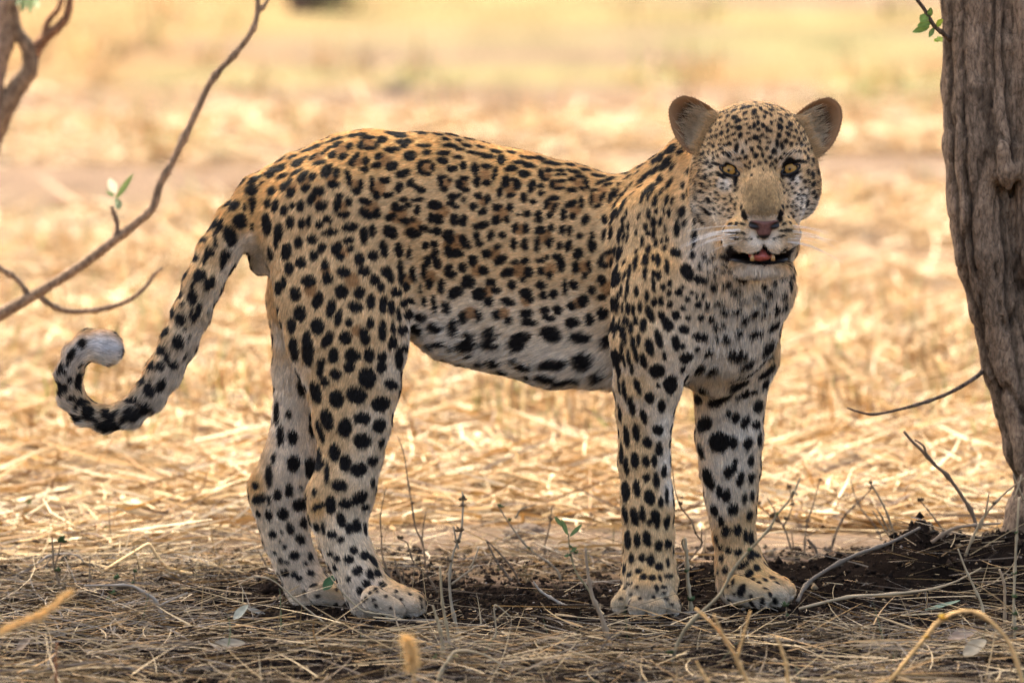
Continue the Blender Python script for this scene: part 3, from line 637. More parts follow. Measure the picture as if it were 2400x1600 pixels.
# small flecks between the drawn ones on brow and cheeks
_hp = (pts - HEAD) @ HR / sz(1, HY)
_fl = np.where((np.linalg.norm(_hp, axis=1) < 260) & ((nrm @ HR[:, 2]) > 0.15) & (_hp[:, 2] > -20))[0]
for i in rng.permutation(_fl):
    x_, y_, z_ = _hp[i]
    if y_ < -100 or (abs(x_) < 44 - 0.2 * y_ and y_ < 12) or y_ > 170: continue
    if ((abs(x_) - 70) / 40) ** 2 + ((y_ - 4) / 26) ** 2 < 1: continue
    r = (0.0016 + 0.0012 * rng.random()) * (1.25 if y_ > 30 else 1.0)
    if near_any(pts[i], r + 0.0026): continue
    put_cell(pts[i], r)
    f = np.array([x_ * 0.3, 0, 1.0]) if y_ > 0 else np.array([x_, 0, -60.0])
    a1 = unit(f - nrm[i] * (f @ nrm[i]))
    BL.append((pts[i], a1, np.cross(nrm[i], a1), nrm[i], r * 1.5, r * 0.9, r + 0.006))
# base tones of the coat: soft patches (pixel x, y, radius, tone)
GOLD, TAN, PALE, WHITE = (0.66, 0.37, 0.12), (0.68, 0.455, 0.225), (0.74, 0.60, 0.42), (0.82, 0.735, 0.60)
BROWN = (0.35, 0.175, 0.065)
HT = (0.52, 0.33, 0.155)
TONES = [(1700, 290, 40, HT), (1740, 270, 40, HT), (1830, 280, 40, HT), (1860, 310, 30, HT), (1670, 320, 30, HT), (1640, 400, 24, HT), (1905, 400, 22, HT), (1770, 370, 24, HT), (1725, 430, 14, (0.45, 0.29, 0.15)), (1845, 430, 14, (0.45, 0.29, 0.15)), (1650, 440, 18, HT), (800, 345, 60, GOLD), (880, 340, 60, GOLD), (1000, 345, 50, GOLD), (1180, 385, 40, GOLD), (720, 370, 50, GOLD), (620, 420, 60, GOLD), (560, 490, 50, GOLD),
         (1000, 800, 60, WHITE), (1060, 790, 50, WHITE), (1100, 830, 60, WHITE), (1200, 850, 60, WHITE), (1300, 850, 60, WHITE), (1400, 860, 60, WHITE), (1100, 740, 50, PALE), (1200, 770, 60, PALE), (1330, 770, 60, PALE),
         (1700, 800, 70, WHITE), (1640, 860, 60, WHITE), (1760, 740, 60, WHITE), (1800, 660, 50, WHITE), (1600, 800, 50, PALE), (1650, 730, 60, PALE), (1780, 850, 50, WHITE), (1700, 900, 60, PALE),
         (1690, 1000, 60, WHITE), (1740, 1000, 50, WHITE), (1700, 1090, 55, WHITE), (1680, 1160, 40, WHITE), (1740, 1150, 30, PALE), (1560, 1000, 30, WHITE), (1565, 1080, 26, WHITE), (1570, 1150, 22, WHITE), (1575, 920, 40, PALE),
         (670, 900, 45, WHITE), (680, 980, 50, WHITE), (700, 1080, 50, WHITE), (690, 1180, 60, (0.68, 0.59, 0.46)), (690, 1260, 50, (0.66, 0.57, 0.44)), (720, 1340, 60, (0.56, 0.47, 0.36)), (650, 1250, 40, PALE), (600, 1140, 22, GOLD), (745, 1190, 16, GOLD),
         (840, 1220, 50, PALE), (800, 1300, 60, PALE), (850, 1375, 50, (0.62, 0.52, 0.40)), (860, 1100, 40, PALE), (880, 1000, 40, PALE), (660, 800, 18, WHITE), (930, 870, 40, PALE),
         (1770, 640, 45, WHITE), (1780, 600, 45, WHITE), (1655, 470, 30, PALE), (1690, 505, 24, PALE), (1740, 470, 20, TAN), (1836, 470, 20, TAN), (1735, 505, 18, TAN), (1842, 505, 18, TAN), (1880, 480, 30, WHITE), (1660, 590, 40, WHITE), (1640, 540, 40, PALE), (1730, 575, 26, PALE), (1830, 575, 24, PALE), (1770, 560, 18, WHITE), (1805, 560, 18, WHITE),
         (1740, 350, 16, PALE), (1820, 350, 16, PALE), (1700, 430, 14, WHITE), (1860, 420, 14, WHITE), (1700, 370, 12, PALE), (1870, 370, 12, PALE), (1660, 390, 22, PALE), (1785, 455, 30, (0.17, 0.115, 0.055)), (1785, 480, 28, (0.10, 0.068, 0.036)), (1785, 425, 24, (0.36, 0.23, 0.11)), (1785, 385, 22, (0.42, 0.26, 0.12)), (1750, 455, 12, (0.42, 0.28, 0.13)), (1823, 455, 12, (0.42, 0.28, 0.13)), (1748, 482, 10, (0.42, 0.28, 0.13)), (1826, 482, 10, (0.42, 0.28, 0.13)), (1785, 400, 24, TAN),
         (1785, 300, 60, (0.45, 0.29, 0.15)), (1720, 545, 20, (0.55, 0.40, 0.22)), (1850, 545, 20, (0.55, 0.40, 0.22)),
         (560, 580, 26, PALE), (530, 650, 26, PALE), (500, 700, 28, PALE), (470, 690, 30, (0.5, 0.37, 0.22)), (440, 760, 30, (0.48, 0.37, 0.24)), (450, 800, 30, (0.55, 0.45, 0.33)), (420, 840, 34, (0.50, 0.40, 0.28)), (390, 890, 30, (0.52, 0.44, 0.34)), (350, 930, 34, (0.45, 0.38, 0.29)), (300, 965, 34, (0.42, 0.36, 0.28)), (220, 985, 30, (0.38, 0.31, 0.23)), (150, 960, 40, (0.42, 0.35, 0.28)), (145, 880, 30, (0.45, 0.40, 0.34)),
         (180, 820, 28, (0.55, 0.52, 0.48)), (230, 800, 26, (0.62, 0.62, 0.62)), (265, 810, 26, (0.66, 0.67, 0.68)), (600, 605, 30, (0.26, 0.19, 0.11)), (618, 600, 24, (0.26, 0.19, 0.11)), (592, 612, 20, (0.24, 0.175, 0.10)), (610, 630, 16, (0.26, 0.19, 0.11)),
         (1460, 1405, 40, (0.34, 0.28, 0.19)), (1500, 1410, 40, (0.30, 0.24, 0.17)), (1560, 1410, 40, (0.38, 0.32, 0.23)), (1840, 1390, 40, (0.44, 0.37, 0.27)), (1760, 1410, 40, (0.36, 0.29, 0.20)), (1700, 1405, 40, (0.45, 0.35, 0.24)), (900, 1410, 50, (0.42, 0.34, 0.25)), (960, 1405, 40, (0.44, 0.36, 0.27)), (920, 1430, 40, (0.34, 0.27, 0.19)), (850, 1430, 40, (0.45, 0.37, 0.28)), (740, 1400, 50, (0.42, 0.34, 0.25))]
_tc, _tr, _tv = [], [], []
for x, y, r, c in TONES:
    q, n = hit(x, y)
    if q is None: continue
    _tc.append(q); _tr.append(sz(r) * 1.0); _tv.append(c)
_rc = []
for x, y, r in ROS:
    q, n = hit(x, y)
    if q is not None: _rc.append((q, sz(r)))
_ec = H(0, -196, 118)
def coat(P, N, seed=0):
    """coat colour at points of the skin"""
    n = len(P)
    base = np.empty((n, 3))
    w = np.ones(n) * 0.45
    base[:] = np.array(TAN) * 0.45
    # underside and inner sides pale
    under = sstep(-0.15, -0.75, N[:, 2]) * 2.5
    base += under[:, None] * np.array(WHITE); w += under
    top = sstep(0.25, 0.9, N[:, 2]) * 1.2
    base += top[:, None] * np.array(GOLD); w += top
    for c, r, v in zip(_tc, _tr, _tv):
        d2 = ((P - c) ** 2).sum(1) / (r * r)
        m = d2 < 6
        g = 2.2 * np.exp(-d2[m] * 1.1)
        base[m] += g[:, None] * np.array(v); w[m] += g
    base /= w[:, None]
    for c, r in _rc:
        d2 = ((P - c) ** 2).sum(1) / (r * r)
        m = d2 < 4
        g = 0.9 * sstep(1.7, 0.6, d2[m])[:, None]
        base[m] = base[m] * (1 - g) + np.array(BROWN) * g
    base *= (1 + 0.10 * noise3(P, 90, 5) + 0.08 * noise3(P, 25, 6))[:, None]
    lq = (P - HEAD) @ HR / sz(1, HY)
    br_ = sstep(62, 40, np.abs(lq[:, 0])) * sstep(-118, -100, lq[:, 1]) * sstep(40, 0, lq[:, 1]) * sstep(40, 70, lq[:, 2])
    base *= (1 + br_ * (0.30 * noise3(P, 420, 8) + 0.22 * noise3(P, 170, 9) - 0.18 * sstep(15, 42, np.abs(lq[:, 0]))))[:, None]  # mottled hair on the nose bridge, with shading painted down its sides
    # spots
    J = np.stack([noise3(P, 230, 11), noise3(P, 230, 12), noise3(P, 230, 13)], 1) * 0.0011 + \
        np.stack([noise3(P, 700, 14), noise3(P, 700, 15), noise3(P, 700, 16)], 1) * 0.0005
    Q = P + J
    key = np.floor(Q / 0.02).astype(np.int64)
    kk = (key[:, 0] + 500) * 4000000 + (key[:, 1] + 500) * 2000 + key[:, 2] + 500
    order = np.argsort(kk, kind='stable'); ks = kk[order]
    dark = np.zeros(n)
    for c, a1, a2, a3, r1, r2, r3 in BL:
        R = max(r1, r2, 0.004) * 1.25
        k0 = np.floor((c - R) / 0.02).astype(int); k1 = np.floor((c + R) / 0.02).astype(int)
        ids = []
        for i in range(k0[0], k1[0] + 1):
            for j in range(k0[1], k1[1] + 1):
                lo = (i + 500) * 4000000 + (j + 500) * 2000 + k0[2] + 500
                a, b = np.searchsorted(ks, lo), np.searchsorted(ks, lo + (k1[2] - k0[2]), side='right')
                if b > a: ids.append(order[a:b])
        if not ids: continue
        ids = np.concatenate(ids)
        v = Q[ids] - c
        d = np.sqrt((v @ a1 / (r1 + 0.0004)) ** 2 + (v @ a2 / (r2 + 0.0004)) ** 2 + (v @ a3 / r3) ** 2)
        e = min(0.30, 0.0012 / min(r1, r2))
        dark[ids] = np.maximum(dark[ids], sstep(1 + e, 1 - e, d))
    # dark fringe of brown round each spot, black inside
    col = base * (1 - dark[:, None]) + np.array((0.010, 0.008, 0.007)) * dark[:, None]
    lc = (P - HEAD) @ HR / sz(1, HY)
    ax_ = np.abs(lc[:, 0])
    pad_ = np.sqrt(((ax_ - 36) / 40) ** 2 + ((lc[:, 1] + 148) / 36) ** 2)
    box = sstep(80, 72, np.abs(lc[:, 0] + 3)) * sstep(-216, -212, lc[:, 1] - 0.0015 * ax_ ** 2) * sstep(-158, -168, lc[:, 1]) * sstep(30, 50, lc[:, 2])
    mo = (box * sstep(1.0, 1.06, pad_))[:, None]
    col = col * (1 - mo) + np.array((0.012, 0.008, 0.008)) * mo
    return col, dark

# flow and length of the hair from the limbs nearest each point
SEGS = [p for p in ALL if p.op == '+']
SC = [p.c if isinstance(p, Ell) else (p.a + p.b) / 2 for p in SEGS]
def flow_hair(P, N):
    n = len(P)
    F = np.zeros((n, 3)); Lh = np.zeros(n); W = np.full(n, 1e-9)
    for p in SEGS:
        bl, bh = p.bounds()
        m = np.where(((P > bl - 0.025) & (P < bh + 0.025)).all(1))[0]
        if not len(m): continue
        d = np.abs(p.dist(P[m]))
        w = np.exp(-(d / 0.008)) + 1e-5
        F[m] += w[:, None] * p.flow; Lh[m] += w * p.hair; W[m] += w
    Lh /= W
    F = F - N * (F * N).sum(1, keepdims=True)
    return unit(F), Lh

def make_fur(name, P, N, color, flow, length, parent, lift=0.32, jit=0.22, rad=0.00032, npt=4, sag=0.1, droop=None):
    n = len(P)
    c1 = np.stack([noise3(P, 120, 21 + i) for i in range(3)], 1) + 0.6 * np.stack([noise3(P, 320, 31 + i) for i in range(3)], 1)
    f = unit(flow + c1 * 0.35 * jit / 0.22 * 0.5 + rng.normal(0, jit * 0.6, (n, 3)))
    f = f - N * (f * N).sum(1, keepdims=True) * 0.9
    f = unit(f)
    li = lift * (0.6 + 0.8 * rng.random(n))[:, None]
    li = li + (1.0 * sstep(0.013, 0.028, length) * np.clip(-N[:, 2], 0, 1))[:, None]
    L = (length * (0.65 + 0.6 * rng.random(n)))[:, None]
    S = np.linspace(0, 1, npt)
    X = np.stack([P - N * 0.0006 + L * (f * s + N * (li * (s - 0.35 * s * s))) + np.array([0, 0, -1.0]) * L * sag * s * s for s in S], 1)
    cu = bpy.data.hair_curves.new(name)
    cu.add_curves([npt] * n)
    cu.points.foreach_set("position", X.astype(np.float32).ravel())
    r = np.tile(rad * np.array([1.0, 0.95, 0.75, 0.25])[:npt] if npt == 4 else rad * np.linspace(1, .2, npt), n)
    a = cu.attributes.get("radius") or cu.attributes.new("radius", 'FLOAT', 'POINT')
    a.data.foreach_set("value", r.astype(np.float32))
    c = np.ones((n, 4), np.float32); c[:, :3] = color
    a = cu.attributes.new("tint", 'FLOAT_COLOR', 'CURVE')
    a.data.foreach_set("color", c.ravel())
    o = bpy.data.objects.new(name, cu)
    link(o, parent)
    if parent is not None: o.location = -parent.location
    return o

def skin_points(pts, quads, n, weight=None):
    a, b, c, d = (pts[quads[:, i]] for i in range(4))
    A = 0.5 * np.linalg.norm(np.cross(c - a, d - b), axis=1)
    if weight is not None: A = A * weight
    cs = np.cumsum(A); cs /= cs[-1]
    q = np.searchsorted(cs, rng.random(n))
    u, v = rng.random(n)[:, None], rng.random(n)[:, None]
    Q = quads[np.minimum(q, len(quads) - 1)]
    w = [(1 - u) * (1 - v), u * (1 - v), u * v, (1 - u) * v]
    P = sum(w[i] * pts[Q[:, i]] for i in range(4))
    N = unit(sum(w[i] * nrm[Q[:, i]] for i in range(4)))
    return P, N
skin_col, skin_dark = coat(pts, nrm)
m_skin = mat_tint("coat_skin", 0.9, 0.05)
m_fur = mat_tint("fur_hair", 0.6, 0.18)
leopard = empty("leopard", (float(U(1200, 1430, 0)[0]), 0, 0))
tag(leopard, "spotted leopard standing side-on in tree shade, head facing the viewer", "leopard")
body_o = mesh_np("body", pts, quads, m_skin, leopard, colors=skin_col * 0.85)
qc = pts[quads].mean(1)
hw = 1 + 1.5 * np.exp(-((np.linalg.norm(qc - HEAD, axis=1) / 0.17) ** 4))      # finer, denser hair on the face
front = nrm[quads[:, 0]] @ np.array([0, -1.0, 0.1])
NH = 430000
FP, FN = skin_points(pts, quads, NH, hw * np.where(front > -0.3, 1.6, 0.8))
ff, fl = flow_hair(FP, FN)
fcol, fdark = coat(FP + ff * fl[:, None] * 0.55, FN)
eyes_c = [H(-71, 8, 95), H(71, 10, 95)]
keep = np.ones(len(FP), bool)
for e in eyes_c:
    q = (FP - e) @ HR / np.array([0.0125, 0.0075, 0.03])
    keep &= (q * q).sum(1) > 1
md_ = np.linalg.norm((FP - H(0, -195, 104)) @ HR / np.array([0.046, 0.0105, 0.04]), axis=1)
keep &= md_ > 1
np_ = (FP - H(1, -124, 172)) @ HR
keep &= ~((np.abs(np_[:, 0]) < 0.020) & (np.abs(np_[:, 1]) < 0.013) & (np.abs(np_[:, 2]) < 0.03))
keep &= fl > 0.0005
keep &= FP[:, 2] > 0.004
FP, FN, fcol, ff, fl = FP[keep], FN[keep], fcol[keep], ff[keep], fl[keep]
fcol = fcol * (0.62 + 0.80 * rng.random(len(fcol)))[:, None] * (1 + 0.22 * noise3(FP, 160, 55))[:, None]
hd_ = np.linalg.norm(FP - HEAD, axis=1)
fur_o = make_fur("fur", FP, FN, fcol, ff, fl, leopard, lift=0.30)
fur_o.data.materials.append(m_fur)
# ------------------------------------------------------------------ eyes, nose, mouth, ears, whiskers
S1 = sz(1, HY)
m_eye, nt_, b_ = new_mat("eye_wet")
a_ = nt_.nodes.new("ShaderNodeAttribute"); a_.attribute_name = "tint"
nt_.links.new(a_.outputs["Color"], b_.inputs["Base Color"])
b_.inputs["Roughness"].default_value = 0.25
b_.inputs["Coat Weight"].default_value = 0.0; b_.inputs["Specular IOR Level"].default_value = 0.35
b_.inputs["Coat Roughness"].default_value = 0.05
m_lid = mat_plain("lid_skin", (0.010, 0.008, 0.008), 0.45, 0.4)
m_tong = mat_plain("tongue_flesh", (0.50, 0.13, 0.10), 0.35, 0.5, noise=0.25, nscale=400)
m_tooth = mat_plain("tooth_enamel", (0.50, 0.29, 0.11), 0.3, 0.5)
m_whisk = mat_plain("whisker_hair", (0.85, 0.80, 0.72), 0.4, 0.4)

def sphere_grid(nu=48, nv=32):
    u = np.linspace(0, 2 * np.pi, nu, endpoint=False); v = np.linspace(0, np.pi, nv)
    V = np.array([[math.sin(b) * math.cos(a), math.sin(b) * math.sin(a), math.cos(b)] for b in v for a in u])
    Fc = [[j * nu + i, (j + 1) * nu + i, (j + 1) * nu + (i + 1) % nu, j * nu + (i + 1) % nu] for j in range(nv - 1) for i in range(nu)]
    return V, np.array(Fc)
def tube(path, radii, ns=6, cap=True, twist=0.0, wob=0.0, seed=0):
    """tapered tube along a path"""
    path = np.asarray(path, float); radii = np.asarray(radii, float)
    t = unit(np.gradient(path, axis=0))
    up = np.array([0, 0, 1.0]) if abs(t[0][2]) < 0.9 else np.array([1.0, 0, 0])
    V = []
    n = None
    for i in range(len(path)):
        if n is None: n = unit(np.cross(t[i], up))
        else: n = unit(n - t[i] * (n @ t[i]))
        b = np.cross(t[i], n)
        for k in range(ns):
            a = 2 * math.pi * k / ns + twist * i
            rr = radii[i] * (1 + wob * math.sin(seed + k * 2.7 + i * 1.9))
            V.append(path[i] + rr * (math.cos(a) * n + math.sin(a) * b))
    Q = [[i * ns + k, i * ns + (k + 1) % ns, (i + 1) * ns + (k + 1) % ns, (i + 1) * ns + k] for i in range(len(path) - 1) for k in range(ns)]
    Fs = [np.array(Q)]
    if cap:
        V += [path[0], path[-1]]
        c0, c1 = len(V) - 2, len(V) - 1
        e = (len(path) - 1) * ns
        T = [[c0, (k + 1) % ns, k] for k in range(ns)] + [[c1, e + k, e + (k + 1) % ns] for k in range(ns)]
        Fs.append(np.array(T))
    return np.array(V), Fs
def smooth_path(P, n=24):
    P = np.asarray(P, float)
    t = np.linspace(0, len(P) - 1, n)
    out = []
    for x in t:
        i = min(int(x), len(P) - 2); f = x - i
        p0, p1, p2, p3 = P[max(i - 1, 0)], P[i], P[i + 1], P[min(i + 2, len(P) - 1)]
        out.append(0.5 * (2 * p1 + (p2 - p0) * f + (2 * p0 - 5 * p1 + 4 * p2 - p3) * f * f + (3 * p1 - p0 - 3 * p2 + p3) * f ** 3))
    return np.array(out)
def skin_at(x, y, lift=0.0):
    """point on the face skin in front of head-frame (x,y)"""
    o = H(x, y, 400); d = -HR[:, 2]
    loc, nn, i, dd = BVH.ray_cast(Vector(o), Vector(d), 1)
    if loc is None: return H(x, y, 60)
    return np.array(loc) + np.array(nn) * lift

SV, SF = sphere_grid()
for sx, ey in ((-1, 8), (1, 10)):
    ring = []
    for k in range(28):
        a = 2 * math.pi * k / 28
        t = math.radians(17 * sx)
        ex, ey_ = 24 * math.cos(a), 12.0 * math.sin(a) * (0.5 if math.sin(a) > 0 else 1.0)
        if sx * ex < 0: ey_ -= 0.25 * abs(ex) * 0.6          # tear corner dips inward
        ring.append(skin_at(71 * sx + ex * math.cos(t) - ey_ * math.sin(t), ey + ex * math.sin(t) + ey_ * math.cos(t), 0.0005))
    ring = np.array(ring)
    er = 22 * S1
    ec = ring.mean(0) - HR[:, 2] * (er - 3.0 * S1)
    ang = np.arccos(np.clip(SV[:, 2], -1, 1))                # angle from the gaze
    gaze_ = HR[:, 0] * (-0.10) + HR[:, 1] * 0.02 + HR[:, 2]
    gz = unit(gaze_); gx = unit(np.cross(HR[:, 1], gz)); gy = np.cross(gz, gx)
    Rm = np.stack([gx, gy, gz], 1)
    V = ec + er * (SV @ Rm.T)
    col = np.zeros((len(V), 3))
    iris = np.array((0.46, 0.25, 0.055)) * (0.75 + 0.25 * sstep(0.15, 0.6, ang))[:, None] * (1 + 0.15 * np.sin(np.arctan2(SV[:, 1], SV[:, 0]) * 17))[:, None]
    col[:] = iris
    col = np.where((ang < 0.15)[:, None], np.array((0.004, 0.004, 0.004)), col)
    w = sstep(0.86, 0.98, ang)[:, None]
    col = col * (1 - w) + np.array((0.02, 0.012, 0.008)) * w
    mesh_np("eye", V, SF, m_eye, leopard, colors=col)
    rp = np.concatenate([ring, ring[:2]])
    rad = np.full(len(rp), 3.0 * S1)
    Vt, Ft = tube(smooth_path(rp, 60), np.full(60, 2.5 * S1), 8)
    mesh_np("eyelid", Vt, Ft, m_lid, leopard)

# nose pad
nz = 160
npr = [hell((0, -112, nz), (34, 12, 14), 0.006), hell((0, -130, nz - 3), (17, 20, 14), 0.008), hell((-20, -116, nz - 2), (16, 10, 14), 0.006, tilt=20), hell((20, -116, nz - 2), (16, 10, 14), 0.006, tilt=-20),
       hlimb((-16, -119, nz + 16), (-37, -113, nz + 4), 5.5, 4, 0.003, op='-'), hlimb((16, -119, nz + 16), (37, -113, nz + 4), 5.5, 4, 0.003, op='-')]
nzp, nzq = carve(npr, 0.0012)
nzp = relax(nzp, nzq, 2)
lc = (nzp - HEAD) @ HR / S1
dk = np.zeros(len(nzp))
for sx in (-1, 1):
    q = np.stack([(lc[:, 0] - 27 * sx) / 15, (lc[:, 1] + 118 - 0.35 * (np.abs(lc[:, 0]) - 27)) / 8], 1)
    dk = np.maximum(dk, sstep(1.3, 0.7, np.sqrt((q * q).sum(1))))
dk = np.maximum(dk, sstep(-136, -144, lc[:, 1]))
dk = np.maximum(dk, 0.8 * sstep(-103, -99, lc[:, 1]))
pk = np.array((0.17, 0.075, 0.06))
nc = pk * (1 + 0.35 * noise3(nzp, 500, 3))[:, None] * (1 - dk[:, None]) + np.array((0.008, 0.006, 0.006)) * dk[:, None]
m_nose = mat_tint("nose_leather", 0.5, 0.35)
mesh_np("nose", nzp, nzq, m_nose, leopard, colors=nc)

# tongue and teeth inside the open mouth, dark lower lip
tp, tq = carve([hell((-2, -192, 118), (27, 11, 30), 0.01), hell((-2, -186, 104), (24, 14, 30), 0.01)], 0.0015)
mesh_np("tongue", tp, tq, m_tong, leopard)
for tx, ty, th, tr in ((-26, -201, 14, 5.5), (23, -201, 14, 5.5)):
    V, Fc = tube([H(tx, ty, 146), H(tx, ty + th * 0.5, 148), H(tx * 0.97, ty + th * 0.85, 149), H(tx * 0.96, ty + th, 149)], np.array([tr, tr * .85, tr * .5, 1]) * S1, 10)
    mesh_np("tooth", V, Fc, m_tooth, leopard)
lp = [skin_at(x, -209 + 0.0010 * x * x, 0.0) + HR[:, 2] * 0.0005 for x in np.linspace(-70, 70, 15)]
V, Fc = tube(smooth_path(lp, 30), np.interp(np.linspace(-1, 1, 30), [-1, -.8, .8, 1], [2, 8, 8, 2]) * S1, 8)
mesh_np("lower_lip", V, Fc, m_lid, leopard)

# ears
def make_ear(sx):
    out = [(-86, 140), (-112, 160), (-143, 176), (-172, 181), (-196, 168), (-206, 143), (-202, 112), (-192, 84), (-176, 58), (-152, 36), (-126, 36), (-104, 62), (-90, 100)]
    out = np.array([-112.0, 96.0]) + (np.array(out, float) - np.array([-112.0, 96.0])) * 0.93 + np.array([-3.0, 0.0])
    out = smooth_path(np.concatenate([out, out[:1]]), 49)[:-1]
    n = len(out)
    c = np.array([-138.0, 104.0])
    rings, nr = [], 10
    V, N2, col = [], [], []
    zrim = lambda p: -4 + 0.10 * (p[0] + 138) - 0.05 * (p[1] - 104)
    def pt(p, z): 
        x = p[0] * -sx
        return H(x + (5 if sx > 0 else 0), p[1] - (6 if sx > 0 else 0), z)
    for side in (0, 1):
        for j in range(nr):
            f = 1 - j / (nr - 1) * 0.97
            for i in range(n):
                p = c + np.array([18, -16]) * (1 - f) + (out[i] - c) * f * (1 + 0.006 * side)
                depth = (1 - f ** 2.2) * 46
                z = zrim(out[i]) * f + zrim(c) * (1 - f) - depth - side * (7 * min(1, j / 1.0)) - side * 1.5
                V.append(pt(p, z))
                if side == 0:
                    e = sstep(0.55, 0.85, f)
                    cc = np.array((0.06, 0.038, 0.024)) * (1 - e) + np.array((0.30, 0.165, 0.08)) * e
                else:
                    cc = np.array((0.03, 0.02, 0.015)) if f > .35 else np.array((.5, .42, .3))
                col.append(cc)
    Q = []
    for side in (0, 1):
        o = side * nr * n
        for j in range(nr - 1):
            for i in range(n):
                q = [o + j * n + i, o + j * n + (i + 1) % n, o + (j + 1) * n + (i + 1) % n, o + (j + 1) * n + i]
                Q.append(q if (side == 0) == (sx < 0) else q[::-1])
    for i in range(n):
        q = [i, nr * n + i, nr * n + (i + 1) % n, (i + 1) % n]
        Q.append(q if sx < 0 else q[::-1])
    V = np.array(V); Q = np.array(Q)
    V = V + np.stack([noise3(V, 150, 40 + k) for k in range(3)], 1) * 0.0007
    e = mesh_np("ear", V, Q, m_skin, leopard, colors=np.array(col))
    # hair in the cup, at the rim and over the back
    P, Nn, C, Fl, Ln = [], [], [], [], []
    fr = HR[:, 2]
    for _ in range(13000):
        i = rng.integers(n); f = math.sqrt(rng.random())
        j = (1 - f) / 0.97 * (nr - 1)
        j0 = min(int(j), nr - 2); fj = min(j - j0, 1)
        side = rng.random() < 0.15
        o = nr * n if side else 0
        p = V[o + j0 * n + i] * (1 - fj) + V[o + (j0 + 1) * n + i] * fj
        r_ = unit(HR[:, :2] @ ((out[i] - c) * np.array([-sx, 1.0])))
        if side:
            P.append(p); Nn.append(-fr); Fl.append(r_); Ln.append(0.003); C.append((0.03, 0.022, 0.016) if f > .3 else (.45, .38, .28))
        elif f > 0.80:
            P.append(p); Nn.append(fr); Fl.append(-r_ * 0.15 + HR[:, 1] * 0.5 + HR[:, 0] * sx * 0.5); Ln.append(0.003); C.append(np.array((0.34, 0.19, 0.09)) * (0.7 + 0.6 * rng.random()))
        else:
            P.append(p); Nn.append(fr * 0.6 - r_ * 0.2)
            Fl.append(HR[:, 0] * sx * (0.7 + 0.3 * rng.random()) + HR[:, 1] * (0.55 + 0.5 * rng.random() * math.sin(i * 1.3)) + fr * 0.4)
            if rng.random() < 0.9 * sstep(75, 5, np.linalg.norm(c + (out[i] - c) * f - np.array([-108, 92]))): Ln.append(0.012 + 0.018 * rng.random()); C.append(np.array((0.64, 0.49, 0.31)) * (0.6 + 0.6 * rng.random()))
            else: Ln.append(0.005); C.append(np.array((0.09, 0.058, 0.034)) * (0.5 + rng.random()))
    for _ in range(900):                                     # tan hair of the head growing over the ear's root
        t_ = rng.random()
        q = np.array([-88 - 42 * t_, 128 - 92 * t_]) + rng.normal(0, 7, 2)
        P.append(pt(q, 8 + 10 * rng.random())); Nn.append(fr); Fl.append(HR[:, 0] * sx * 0.9 + HR[:, 1] * 0.45 + fr * 0.1)
        Ln.append(0.010 + 0.010 * rng.random()); C.append(np.array((0.58, 0.385, 0.19)) * (0.6 + 0.6 * rng.random()))
    P = np.array(P); Nn = unit(np.array(Nn)); Fl = unit(np.array(Fl))
    fo = make_fur("fur", P, Nn, np.array(C), Fl, np.array(Ln), leopard, lift=0.3, jit=0.22, rad=0.00024)
    fo.location = (0, 0, 0); fo.parent = e
    fo.data.materials.append(m_fur)
make_ear(-1); make_ear(1)

# whiskers and brow hairs
def hairline(name, p, d, L, curl, r, mat, parent):
    P = [p + d * L * s + curl * (s * s) * L for s in np.linspace(0, 1, 9)]
    V, Fc = tube(P, np.linspace(r, r * 0.3, 9), 4)
    mesh_np(name, V, Fc, mat, parent)
for sx in (-1, 1):
    for k in range(15 if sx < 0 else 11):
        x, y = sx * (50 + 26 * rng.random()), -118 - 42 * rng.random()
        p = skin_at(x, y, -0.001)
        d = unit(HR @ np.array([sx * 1.0, 0.02 + 0.30 * (rng.random() - 0.45), 0.22]))
        hairline("whisker", p, d, (0.050 + 0.045 * rng.random()) * (1 if sx < 0 else 1.0), HR @ np.array([0, -0.12 - 0.25 * rng.random(), -0.15]), 0.00042, m_whisk, leopard)
    for k in range(3):
        p = skin_at(sx * (52 + 8 * k), 36, 0)
        hairline("whisker", p, unit(HR @ np.array([sx * 0.5, 0.8, 0.4])), 0.03, HR @ np.array([sx * .3, -0.1, 0]), 0.00025, m_whisk, leopard)
# ================================================================== GROUND
_rx = np.array([-.5, .15, .24, .30, .47, .57, .63, .655, .69, .75, .85, 1.1, 1.8])
_rh = np.array([0, 0, .012, .030, .036, .050, .085, .108, .085, .075, .095, .06, 0])
def mound(x, y):
    crest = np.interp(x, _rx, _rh)
    yc = 0.36 + 0.03 * np.sin(x * 9)
    w = np.where(y < yc, 0.22, 0.16)
    return crest * np.exp(-((y - yc) / w) ** 2 * 1.3)
def height(x, y, fine=True):
    x = np.asarray(x, float); y = np.asarray(y, float)
    P = np.stack([x, y, np.zeros_like(x)], -1)
    near = np.exp(-((x - 0.1) / 2.5) ** 2 - ((y + 0.0) / 2.0) ** 2)
    h = 0.05 * noise3(P, 0.25, 61) * (1 - near) + 0.010 * noise3(P, 1.6, 62) * sstep(0.5, 2.5, np.abs(y))
    h = h + mound(x, y)
    if fine:
        m = sstep(3.5, 1.5, np.abs(y))
        rough = 0.6 + 1.2 * sstep(0.003, 0.03, mound(x, y))
        h = h + m * rough * (0.0040 * noise3(P, 14, 63) + 0.0030 * np.abs(noise3(P, 42, 64)) + 0.0018 * noise3(P, 110, 65))
    return h
def G(px, py, lift=0.0):
    """ground point seen at a photograph pixel"""
    d = ray(px, py); o = np.array([0, -CAM_D, CAM_H])
    t = (CAM_H) / -d[2]
    for _ in range(6):
        p = o + d * t
        t = (CAM_H - float(height(p[0], p[1], False))) / -d[2]
    p = o + d * t
    p[2] = float(height(p[0], p[1])) + lift
    return p
